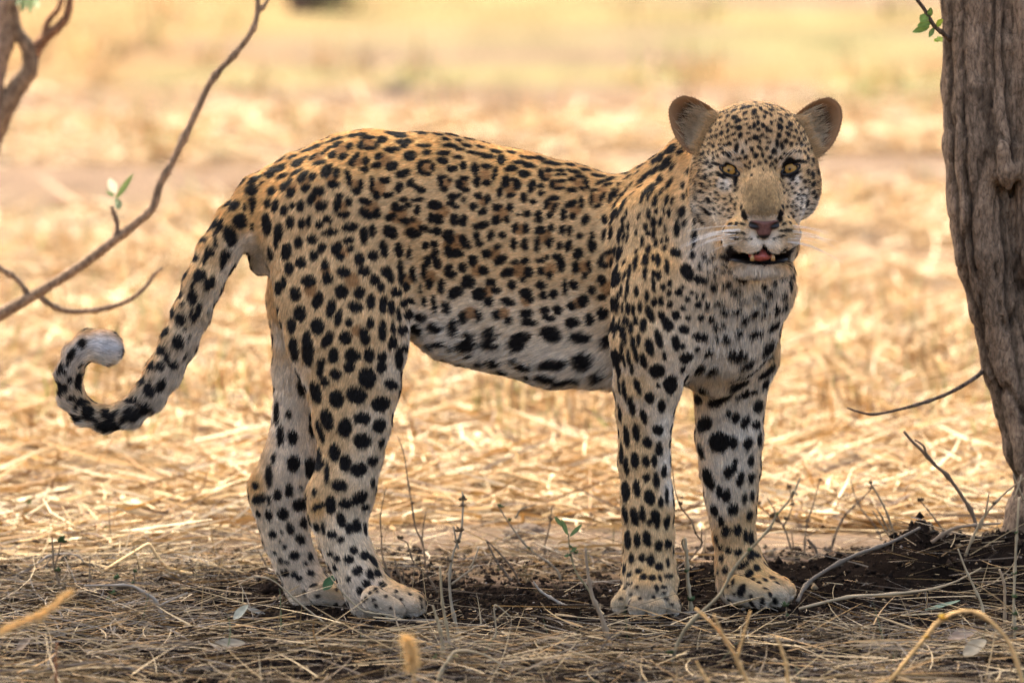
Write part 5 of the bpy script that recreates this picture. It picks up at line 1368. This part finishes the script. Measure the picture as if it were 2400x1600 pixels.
weed("dried weed with dark star-shaped seed heads right of the hind paws", [(1083, 1151), (1085, 1174), (1081, 1245), (1064, 1290), (1054, 1344), (1056, 1402), (1068, 1459), (1085, 1490)], 4.0,
     [(1085, 1172, 14), (1078, 1245, 16), (1072, 1272, 12), (1053, 1316, 16), (1064, 1350, 12), (1082, 1186, 9)], [[(1063, 1232), (1068, 1262), (1074, 1285)], [(1119, 1322), (1085, 1348), (1058, 1368)], [(1123, 1280), (1108, 1320), (1100, 1330)]], col=(0.30, 0.24, 0.16))
weed("thin dried stalk beside the shin of the near hind leg", [(905, 1141), (892, 1206), (894, 1260), (897, 1306), (924, 1360)], 2.2, [(892, 1205, 6), (893, 1257, 6)])
weed("short dried weed leaning right with a burr tip behind the near hind paw", [(938, 1264), (955, 1273), (968, 1314), (990, 1338), (1014, 1367), (1030, 1390)], 2.6, [(938, 1263, 13), (978, 1312, 15), (1000, 1352, 10)], [[(924, 1310), (938, 1350), (944, 1372)]])
weed("thick pale broken stem standing in the straw right of the hind paws", [(1031, 1325), (1037, 1413), (1049, 1478), (1056, 1530)], 4.2, col=(0.33, 0.25, 0.14), r1=2.6, name="broken_reed")
weed("thick pale stem with green shoots at its foot below the belly", [(1014, 1417), (1024, 1450), (1034, 1490), (1042, 1545)], 4.6, col=(0.33, 0.25, 0.14), r1=2.6, name="broken_reed", leaves=((1012, 1572, 1022, 1530, 14), (1062, 1560, 1070, 1532, 18), (1050, 1548, 1072, 1540, 14)))
weed("dark forked dead twig on the bare soil under the belly", [(1139, 1264), (1163, 1314), (1183, 1340), (1213, 1363)], 4.0, col=BR2, branches=[[(1141, 1266), (1165, 1290), (1200, 1330), (1222, 1376)]], name="forked_twig")
weed("long slanting dried weed under the belly, foot near the green sprig", [(1167, 1184), (1198, 1233), (1240, 1285), (1290, 1321), (1310, 1345), (1317, 1362)], 3.2, [(1172, 1188, 12), (1195, 1220, 9), (1240, 1285, 7)], [[(1250, 1184), (1222, 1192), (1208, 1214)]], col=(0.28, 0.23, 0.16), bcol=GRN)
weed("upright dried weed with rust-brown tip left of the green sprig", [(1294, 1184), (1290, 1218), (1284, 1250), (1276, 1287), (1282, 1325)], 2.8, [(1291, 1220, 13), (1276, 1286, 6)], [[(1322, 1300), (1304, 1316), (1292, 1328)]])
weed("green-leaved sprig growing between the belly and the near foreleg", [(1332, 1249), (1336, 1291), (1351, 1341), (1382, 1386), (1400, 1420)], 3.0, [(1338, 1283, 9), (1350, 1296, 10), (1332, 1302, 9)], col=(0.26, 0.22, 0.12), bcol=GRN, name="green_sprig",
     leaves=((1318, 1232, 1300, 1210, 10), (1330, 1252, 1316, 1216, 11), (1336, 1256, 1364, 1228, 10), (1338, 1292, 1352, 1282, 9), (1334, 1300, 1322, 1304, 7)))
weed("thick curved brown stalk rising left of the near forepaw", [(1372, 1283), (1378, 1344), (1389, 1398), (1412, 1452), (1437, 1520)], 6.0, col=(0.26, 0.19, 0.12), r1=3, name="curved_stalk")
weed("thin crooked weed standing between the two forelegs", [(1577, 1093), (1580, 1136), (1594, 1185), (1620, 1219), (1631, 1251), (1645, 1274), (1611, 1299)], 2.4, [(1594, 1183, 11), (1598, 1168, 8), (1631, 1250, 8)], [[(1645, 1231), (1644, 1255), (1645, 1274)]], Y=0.28)
weed("pale upright broken reed between the forepaws with green burrs at its foot", [(1605, 1259), (1610, 1308), (1612, 1360), (1618, 1409), (1620, 1440)], 5.0, [(1618, 1408, 18), (1610, 1340, 10)], col=PALE_S, bcol=GRN, r1=4, branches=[[(1601, 1262), (1599, 1272), (1606, 1290)]])
weed("long stem crossing diagonally in front of the far forepaw", [(1875, 1119), (1855, 1165), (1821, 1205), (1803, 1239), (1760, 1285), (1717, 1337), (1689, 1391), (1637, 1440), (1594, 1492), (1569, 1556)], 4.6, [(1757, 1290, 9), (1821, 1206, 7), (1568, 1530, 14)],
     col=(0.24, 0.19, 0.11), bcol=GRN, r1=2.2, branches=[[(1868, 1160), (1860, 1150), (1856, 1162)]])
weed("dried weed with many dark seed whorls right of the far foreleg", [(1798, 1166), (1815, 1195), (1826, 1219), (1838, 1236), (1852, 1280), (1866, 1322)], 2.8, [(1850, 1143, 13), (1778, 1182, 12), (1812, 1212, 16), (1822, 1224, 16), (1841, 1218, 14), (1858, 1183, 11), (1862, 1290, 18)],
     [[(1778, 1182), (1800, 1203), (1820, 1222)], [(1858, 1183), (1850, 1205), (1838, 1230)], [(1849, 1143), (1855, 1160), (1858, 1183)], [(1855, 1245), (1858, 1270), (1862, 1290)]])
weed("thin upright weed with tufted tip second right of the far foreleg", [(1921, 1125), (1904, 1188), (1892, 1222), (1887, 1257), (1885, 1300)], 2.8, [(1921, 1126, 9), (1892, 1222, 9), (1900, 1252, 8)], [[(1917, 1240), (1902, 1250), (1888, 1256)]])
weed("short hooked dark twig at the crest of the soil right of the far foreleg", [(1892, 1262), (1900, 1272), (1912, 1288), (1924, 1318)], 4.2, col=BR2, r1=4, name="hooked_twig")
weed("leaning bare stalk left of the mound, kinked halfway down", [(1994, 1126), (2004, 1162), (2020, 1195), (2050, 1232), (2076, 1268)], 2.8, col=BR2)
weed("slanting weed with brown knots left of the soil mound", [(2041, 1147), (2010, 1178), (1980, 1208), (1958, 1252), (1942, 1297)], 3.2, [(2041, 1146, 10), (1954, 1262, 9), (1980, 1206, 7)], col=BR2)
weed("bundle of dry stalks leaning left in front of the soil mound", [(2038, 1128), (2072, 1187), (2095, 1249), (2114, 1302), (2168, 1370)], 4.0, [(2040, 1132, 9)], [[(2045, 1196), (2080, 1250), (2110, 1302), (2145, 1356)], [(2054, 1190), (2078, 1232), (2104, 1280), (2130, 1330)], [(2062, 1200), (2094, 1262), (2140, 1345)]],
     col=(0.36, 0.26, 0.15), name="stalk_bundle")
weed("long dark broken stalk with split tip rising left of the trunk foot", [(2118, 1010), (2138, 1034), (2164, 1059), (2192, 1090), (2219, 1113), (2256, 1164), (2280, 1205), (2290, 1225)], 5.0, col=(0.17, 0.115, 0.07), r1=3.5, branches=[[(2144, 1030), (2164, 1044), (2172, 1064), (2190, 1086)]], Y=0.30, name="broken_stalk")
weed("small burr-tipped weed on top of the soil mound", [(2156, 1172), (2187, 1210), (2229, 1250)], 2.4, [(2157, 1174, 12)], Y=0.36)
weed("grey branch lying up the slope of the soil mound", [(2156, 1236), (2084, 1272), (1996, 1304), (1900, 1360), (1868, 1392)], 5.2, col=(0.16, 0.125, 0.09), r1=3.4, name="fallen_branch", cat="branch", Y=0.02, tipY=0.20)
weed("brown twig lying from the trunk foot across the mound top", [(2345, 1226), (2283, 1230), (2230, 1240), (2183, 1253)], 5.0, col=(0.28, 0.2, 0.13), name="fallen_twig", cat="twig", Y=0.22)
weed("straight pale straw standing at the right edge before the trunk", [(2388, 1165), (2384, 1240), (2380, 1306), (2376, 1421), (2380, 1512)], 3.4, [(2382, 1250, 8), (2378, 1345, 10), (2377, 1400, 12), (2380, 1440, 12), (2379, 1475, 11)], col=PALE_S, bcol=GRN, r1=2.6, name="standing_straw", cat="straw")
weed("leaning forked stalks crossing at the foot of the trunk", [(2400, 1120), (2350, 1160), (2310, 1205), (2284, 1250), (2262, 1285)], 4.0, [(2330, 1180, 8)], [[(2318, 1155), (2310, 1200), (2296, 1240)], [(2374, 1110), (2386, 1140), (2399, 1172)], [(2376, 1170), (2390, 1130), (2394, 1112)]], col=(0.36, 0.26, 0.15), Y=0.15, name="crossed_stalks")
weed("short broken reed standing in front of the trunk foot", [(2342, 1333), (2353, 1365), (2355, 1400), (2355, 1480)], 3.4, col=(0.34, 0.24, 0.14), r1=3, name="broken_reed", cat="reed")
weed("pale bent reed lying in a sharp angle below the mound", [(2245, 1285), (2262, 1330), (2285, 1380), (2302, 1420), (2304, 1456)], 3.8, col=PALE_S, name="bent_reed", cat="reed")
weed("long thin straw lying level on the soil right of the far forepaw", [(2300, 1330), (2240, 1362), (2180, 1380), (2080, 1392), (1990, 1398), (1872, 1408)], 4.0, col=(0.46, 0.34, 0.2), name="lying_straw", cat="straw", Y=-0.1)
# left part
weed("leafy-tipped dried weed standing in the straw at the far left", [(122, 1259), (124, 1290), (126, 1330), (133, 1345), (146, 1382)], 3.2, [(143, 1270, 16), (135, 1338, 14), (148, 1262, 12)], [[(143, 1270), (136, 1300), (128, 1330)], [(100, 1335), (112, 1318), (122, 1302)]], bcol=GRN)
weed("thin bare upright twig second from the left edge", [(211, 1303), (210, 1340), (211, 1404)], 2.2)
weed("grey dead twig arching over the straw at the left edge", [(197, 1318), (177, 1300), (122, 1300), (80, 1325), (0, 1352)], 3.6, col=(0.28, 0.23, 0.18), name="arched_twig", cat="twig")
weed("slanting bare twig just left of the far hind leg", [(602, 1286), (618, 1312), (640, 1345)], 2.6)
weed("grey forked stick lying on the sunlit edge of the straw", [(197, 1372), (250, 1371), (306, 1372), (340, 1390), (365, 1408), (392, 1455)], 4.6, col=(0.30, 0.25, 0.19), branches=[[(440, 1388), (400, 1406), (368, 1422)]], name="forked_stick", cat="stick")
weed("burr-topped weed leaning over the hind paws of the leopard", [(560, 1370), (590, 1352), (640, 1360), (700, 1412), (760, 1460), (800, 1500)], 2.6, col=(0.34, 0.26, 0.16), Y=-0.22)
weed("thin pale straw arching across the near hind paw", [(770, 1345), (800, 1385), (850, 1430), (905, 1440), (940, 1432)], 2.8, col=PALE_S, Y=-0.19, name="arching_straw", cat="straw")
weed("dark crooked twig half buried along the bottom left", [(330, 1575), (280, 1562), (204, 1556), (102, 1572), (0, 1577), (-40, 1585)], 7.5, col=(0.10, 0.075, 0.055), r1=4, name="half_buried_twig", cat="twig")
weed("kinked pale straw lying in the bottom middle", [(1200, 1448), (1168, 1420), (1158, 1425), (1160, 1492), (1110, 1505), (1078, 1518)], 2.4, col=(0.36, 0.28, 0.17), name="kinked_straw", cat="straw")
weed("long bent straw in the bottom foreground, a peak in its middle", [(1180, 1560), (1130, 1532), (1072, 1524), (1052, 1545), (1035, 1570), (1018, 1602)], 4.4, col=PALE_S, name="bent_straw", cat="straw")
weed("pale stick lying on the dark soil under the belly", [(1250, 1362), (1268, 1385), (1300, 1405), (1356, 1421)], 4.2, col=(0.42, 0.36, 0.28), name="pale_stick", cat="stick")
weed("short weed with a green burr on top above the forked stick", [(316, 1338), (314, 1360), (308, 1384), (306, 1400)], 2.6, [(316, 1340, 11), (312, 1366, 8)], bcol=GRN)
weed("stubby weed with grey-green seed heads beside the forked stick", [(272, 1352), (270, 1376), (262, 1400), (258, 1418)], 3.0, [(272, 1356, 13), (264, 1392, 14), (256, 1406, 12)], bcol=GRN)
weed("faint thin twig on the sunlit plain above the bark husk", [(255, 1190), (257, 1226), (262, 1262), (272, 1290)], 2.2, [(250, 1236, 9)], bcol=GRN)
weed("green-tipped weed on the sunlit plain near the left edge", [(66, 1176), (60, 1204), (54, 1236), (50, 1266)], 2.6, [(68, 1180, 14), (62, 1204, 9)], bcol=GRN)
weed("small tuft of dry fern-like stalks on the soil below the belly", [(1229, 1325), (1232, 1345), (1236, 1368)], 2.6, [(1230, 1330, 12), (1224, 1350, 12), (1240, 1352, 12)], [[(1214, 1330), (1224, 1350), (1234, 1368)], [(1250, 1334), (1243, 1352), (1237, 1368)]], col=(0.34, 0.26, 0.14), bcol=(0.34, 0.26, 0.14))
weed("short pronged stalk right beside the near hind paw", [(925, 1308), (932, 1340), (946, 1376), (952, 1392)], 3.0, [(934, 1352, 8)], [[(944, 1328), (946, 1352), (950, 1380)]])
weed("thin weed with a green burr before the far forepaw", [(1842, 1398), (1843, 1430), (1844, 1462)], 2.0, [(1842, 1420, 15), (1846, 1444, 9)], bcol=GRN, Y=-0.22)
# stalks nearer the lens, out of focus and in the sun
GB = "blurred stalks in the nearest foreground"
weed("blurred golden straw arching over the bottom right corner", [(2084, 1598), (2130, 1540), (2168, 1494), (2206, 1451), (2267, 1430), (2321, 1455), (2367, 1509), (2397, 1600), (2400, 1650)], 3.6, [(2206, 1450, 16), (2170, 1494, 10)], col=OR, Y=-1.45, bcol=(0.7, 0.48, 0.1), group=GB, r1=4.6, name="arching_stalk", cat="stalk")
weed("blurred forked golden straw standing below the far forepaw", [(1630, 1425), (1687, 1480), (1724, 1540), (1753, 1600), (1770, 1640)], 5, col=OR, Y=-1.45, branches=[[(1759, 1431), (1741, 1494), (1727, 1546)], [(1673, 1440), (1696, 1489), (1722, 1535)]], group=GB, r1=3, name="forked_stalk", cat="stalk")
weed("blurred golden straw tip left of the forked one at the bottom", [(1632, 1549), (1646, 1575), (1662, 1604), (1675, 1640)], 4.5, col=OR, Y=-1.45, group=GB, name="stalk", cat="stalk")
weed("blurred golden straw right of the forked one at the bottom", [(1820, 1490), (1835, 1530), (1845, 1570), (1848, 1640)], 5, col=OR, Y=-1.45, group=GB, name="stalk", cat="stalk")
def plume(label, main, Y, r):
    t = build_at("grass_plume", U(*main[-1], Y), label, "grass", GB)
    P = path3(main, Y)[::-1]
    stalk(t, P, sz(3), sz(1.5), OR)
    Q = smooth_path(P[len(P) // 2 - 1:], 60)
    V, F = [], []
    for p in Q:
        for _ in range(9):
            d = unit(rng.normal(0, 1, 3) + np.array([0.2, 0, 0.7])); L = sz(r) * rng.uniform(.4, 1)
            s = unit(np.cross(d, [0, 1, 0.2])) * 0.0007
            b = len(V); V += [p - s, p + s, p + d * L]; F.append([b, b + 1, b + 2])
    mesh_np("seed_head", np.array(V), np.array(F), m_straw, t, smooth=False, colors=np.tile((0.66, 0.45, 0.2), (len(V), 1)))
plume("blurred feathery golden grass head leaning in from the left edge", [(165, 1388), (112, 1432), (68, 1453), (0, 1482), (-80, 1520), (-120, 1640)], -2.0, 22)
plume("blurred pinkish grass plume at the bottom left of centre", [(950, 1500), (960, 1530), (968, 1570), (975, 1640)], -1.9, 34)
weed("blurred thin reddish stalk at the bottom left", [(134, 1505), (130, 1550), (133, 1600), (134, 1650)], 2.6, [(132, 1520, 6), (134, 1560, 6)], col=(0.32, 0.12, 0.05), bcol=(0.3, 0.12, .05), Y=-1.5, group=GB, name="red_stalk", cat="stalk")

# fallen leaves, lumps of soil
m_dleaf = mat_tint("dead_leaf", 0.75, 0.2, translucent=0.15)
def fallen_leaf(label, bx, by, tx_, ty_, w, col, lift=0.01, fold=0.25, nrm_=(0.1, -0.55, 0.8), curl=0.12, name="fallen_leaf"):
    a = G(bx, by, lift); b = a + (U(tx_, ty_, a[1]) - U(bx, by, a[1]))
    o = leaf_mesh(name, a, b, sz(w), None, col, fold=fold, curl=curl, mat=m_dleaf, normal=nrm_)
    tag(o, label, "leaf", "fallen leaves on the ground")
fallen_leaf("pale flat dry leaf lying at the bottom left of the straw", 498, 1528, 575, 1524, 34, (0.24, 0.20, 0.14), fold=0.45, curl=0.25)
fallen_leaf("curled dead leaf in the dark soil left of the hind paws", 548, 1470, 582, 1436, 24, (0.40, 0.38, 0.28), fold=0.7, curl=0.4)
fallen_leaf("long curled grey leaf beside the dead leaf left of the hind paws", 578, 1438, 628, 1458, 16, (0.30, 0.27, 0.21), fold=0.6)
fallen_leaf("fresh green leaf between the two hind paws", 758, 1428, 784, 1396, 28, (0.045, 0.10, 0.04), fold=0.15, lift=0.03)
fallen_leaf("broad tan dead leaf in the bottom right corner", 2258, 1552, 2312, 1518, 42, (0.28, 0.23, 0.155), fold=0.3)
fallen_leaf("brown curled leaf above the tan one at bottom right", 2222, 1508, 2290, 1490, 34, (0.26, 0.19, 0.14), fold=0.5, curl=0.3)
fallen_leaf("grey-green leaf on the dark soil below the mound", 2168, 1440, 2250, 1418, 13, (0.24, 0.30, 0.20), fold=0.4)
fallen_leaf("brown dry leaf half hidden at the far left bottom", 40, 1540, 72, 1512, 24, (0.24, 0.17, 0.11), fold=0.5)
# folded strip of dry bark in the sun
def strip(label, pxs, w, col, name, Y=None):
    Yb = foot_Y(*pxs[-1]) if Y is None else Y
    t = build_at(name, U(*pxs[-1], Yb), label, name.replace("_", " "))
    P = smooth_path([U(p[0], p[1], Yb) for p in pxs], 22)
    n = len(P); V = []
    for i, p in enumerate(P):
        s = np.array([0.15, 1.0, 0.25]) * sz(w) * (0.6 + 0.4 * math.sin(math.pi * i / (n - 1)))
        V += [p - s, p + np.array([0, 0, sz(w) * .5]), p + s, p - np.array([0, 0, 0.001])]
    Q = [[4 * i + a, 4 * i + (a + 1) % 4, 4 * i + 4 + (a + 1) % 4, 4 * i + 4 + a] for i in range(n - 1) for a in range(4)]
    V = np.array(V)
    mesh_np("husk", V, np.array(Q), m_straw, t, colors=np.array(col) * (1 + 0.2 * noise3(V, 90, 141))[:, None])
    return t
strip("folded pale husk of bark standing like a roof at the left", [(245, 1337), (275, 1318), (312, 1296), (345, 1276), (356, 1283), (370, 1305), (395, 1332), (425, 1340), (452, 1346)], 11, (0.66, 0.44, 0.20), "bark_husk")
def clod(label, px, py, w, h, col=(0.10, 0.07, 0.05), lift=0.0):
    g = G(px, py + h)
    sc = (g[1] + CAM_D) / FPX
    pr = [Ell(np.array([0, 0, h * sc * .35]), np.array([w * sc, w * sc * .8, h * sc * .8]), k=0.02)]
    for _ in range(4):
        pr.append(Ell(np.array([rng.normal(0, .45 * w * sc), rng.normal(0, .3 * w * sc), h * sc * rng.uniform(.1, .6)]), np.array([w, w, h]) * sc * rng.uniform(.35, .6), k=0.015))
    p, q = carve(pr, max(w * sc / 14, .002))
    p = p + vnormals(p, q) * (noise3(p, 3 / (w * sc), 151) * w * sc * .13 + noise3(p, 9 / (w * sc), 152) * w * sc * .06)[:, None]
    o = mesh_np("soil_clod", p, q, m_clod, None, colors=np.array(col) * (1 + .3 * noise3(p, 60, 153))[:, None])
    o.location = g
    tag(o, label, "clod", "dark clods on the sunlit plain")
m_clod = mat_tint("clod", 0.95, 0.1)
clod("dark brown clod on the sunlit ground right of the near hind leg", 1164, 1014, 26, 17)
clod("broken dark clod left of the brown one behind the belly", 1012, 1020, 24, 16, (0.07, 0.055, 0.045))
clod("low dark clod behind the seed-headed weed under the belly", 1236, 1238, 52, 26, (0.12, 0.085, 0.06))
clod("small rusty clod near the front leg behind the belly", 1375, 1036, 11, 14, (0.22, 0.10, 0.05))
clod("dull brown clod right of the far foreleg", 2048, 1048, 26, 16, (0.18, 0.12, 0.08))
clod("small rust clod on the plain left of the trunk", 2228, 784, 18, 13, (0.20, 0.10, 0.05))
clod("long dark clod far back beside the trunk", 2110, 702, 60, 12, (0.14, 0.10, 0.075))
clod("dark clod on the plain left of the hind legs", 500, 838, 50, 14, (0.12, 0.07, 0.045))
clod("second dark clod on the right plain behind the leopard", 1240, 1180, 22, 18, (0.12, 0.09, 0.06))
clod("far dark clod at the top left behind the branch", 930, 198, 34, 18, (0.13, 0.10, 0.07))
clod("far dark clod above the right ear", 1900, 214, 60, 12, (0.15, 0.12, 0.08))
clod("dull greyish clod far left of the leopard", 180, 470, 60, 9, (0.20, 0.11, 0.07))
# dark stump far away at the top edge
st = build_at("tree_stump", G(745, 30), "dark blurred stump far off at the top edge", "stump")
gp = np.array(st.location)
for dx, hh, rr in ((0, 0.34, .10), (-.09, .22, .05), (.1, .26, .05)):
    P = [gp + np.array([dx * .6, 0, -.03]), gp + np.array([dx, 0, hh * .5]), gp + np.array([dx * 1.5, 0, hh])]
    bark_tube("trunk" if dx == 0 else "limb", P, rr, rr * .6, st, n=10, col=(0.09, 0.06, 0.04))

# ------------------------------------------------------------------ bare shrub on the left, its branches crossing the plain
SY = 1.6
shrub = empty("bare_shrub", (-1.45, SY, 0.0))
tag(shrub, "nearly leafless shrub whose bare branches reach in from the left edge", "shrub")
def br(pxs, r0, r1, name="branch", col=(0.29, 0.20, 0.13), Y=SY, par=shrub, n=40, knots=3):
    return bark_tube(name, [U(x, y, Y) if not isinstance(x, tuple) else x for x, y in pxs], sz(r0), sz(r1), par, n=n, col=col, knots=knots)
root_p = np.array([-1.45, SY, -0.02])
V = [root_p, np.array([-1.40, SY, 0.25]), U(-420, 900, SY), U(-180, 800, SY), U(-60, 770, SY), U(0, 730, SY), U(90, 683, SY)]
bark_tube("stem", V, 0.024, sz(14), shrub, n=40, col=(0.29, 0.20, 0.13))
br([(80, 690), (184, 632), (275, 561), (340, 505), (360, 480), (374, 430), (405, 375), (450, 285), (500, 190), (550, 130), (592, 72), (606, 25), (604, -30), (600, -80)], 14, 6, n=60, knots=6)
br([(606, 28), (622, 10), (640, -20)], 6, 4, n=10)
br([(270, 565), (276, 530), (268, 500), (262, 482)], 7, 5, n=14)
br([(-60, 590), (0, 628), (40, 655), (66, 690)], 8, 7, n=18)
br([(88, 690), (115, 712), (160, 728), (240, 724), (300, 706), (340, 676), (365, 642), (384, 628)], 9, 4, n=36)
for bx, by, tx_, ty_, w_, cc in ((272, 466, 312, 408, 16, (.13, .18, .06)), (270, 466, 285, 486, 16, (.12, .17, .07)), (268, 460, 248, 448, 12, (.18, .22, .10)), (270, 452, 256, 418, 26, (.50, .48, .36)), (272, 474, 280, 492, 14, (.11, .16, .06))):
    leaf_mesh("leaf", U(bx, by, SY - .01), U(tx_, ty_, SY - .03), sz(w_), shrub, cc, mat=m_leaf)
SY2 = 2.7
sap = empty("leaning_sapling", (-1.35, SY2, 0.0))
tag(sap, "grey leaning sapling with forked top in the upper left corner", "sapling")
bark_tube("trunk", [np.array([-1.35, SY2, -0.02]), np.array([-1.3, SY2, .25]), U(-130, 560, SY2), U(-40, 400, SY2), U(0, 300, SY2), U(40, 225, SY2), U(70, 165, SY2), U(62, 100, SY2), U(35, 60, SY2), U(20, -40, SY2)], 0.03, sz(15), sap, n=50, col=(0.27, 0.195, 0.135))
bark_tube("limb", [U(66, 150, SY2), U(95, 95, SY2), U(135, 62, SY2), U(158, 30, SY2), U(166, -40, SY2)], sz(20), sz(9), sap, n=20, col=(0.27, 0.15, 0.09))
bark_tube("limb", [U(100, 92, SY2), U(112, 50, SY2), U(138, 18, SY2), U(150, -30, SY2)], sz(10), sz(7), sap, n=16, col=(0.27, 0.15, 0.09))
bark_tube("limb", [U(-10, 260, SY2), U(-5, 160, SY2), U(14, 80, SY2), U(8, 20, SY2), U(20, -60, SY2)], sz(30), sz(26), sap, n=20, col=(0.33, 0.245, 0.18))
for bx, by, tx_, ty_, w_ in ((62, -12, 50, 30, 22), (75, -12, 70, 34, 20), (82, -14, 88, 20, 20), (48, -10, 40, 14, 16)):
    leaf_mesh("leaf", U(bx, by, SY2 - .02), U(tx_, ty_, SY2 - .05), sz(w_), sap, (.16, .22, .07), mat=m_leaf)
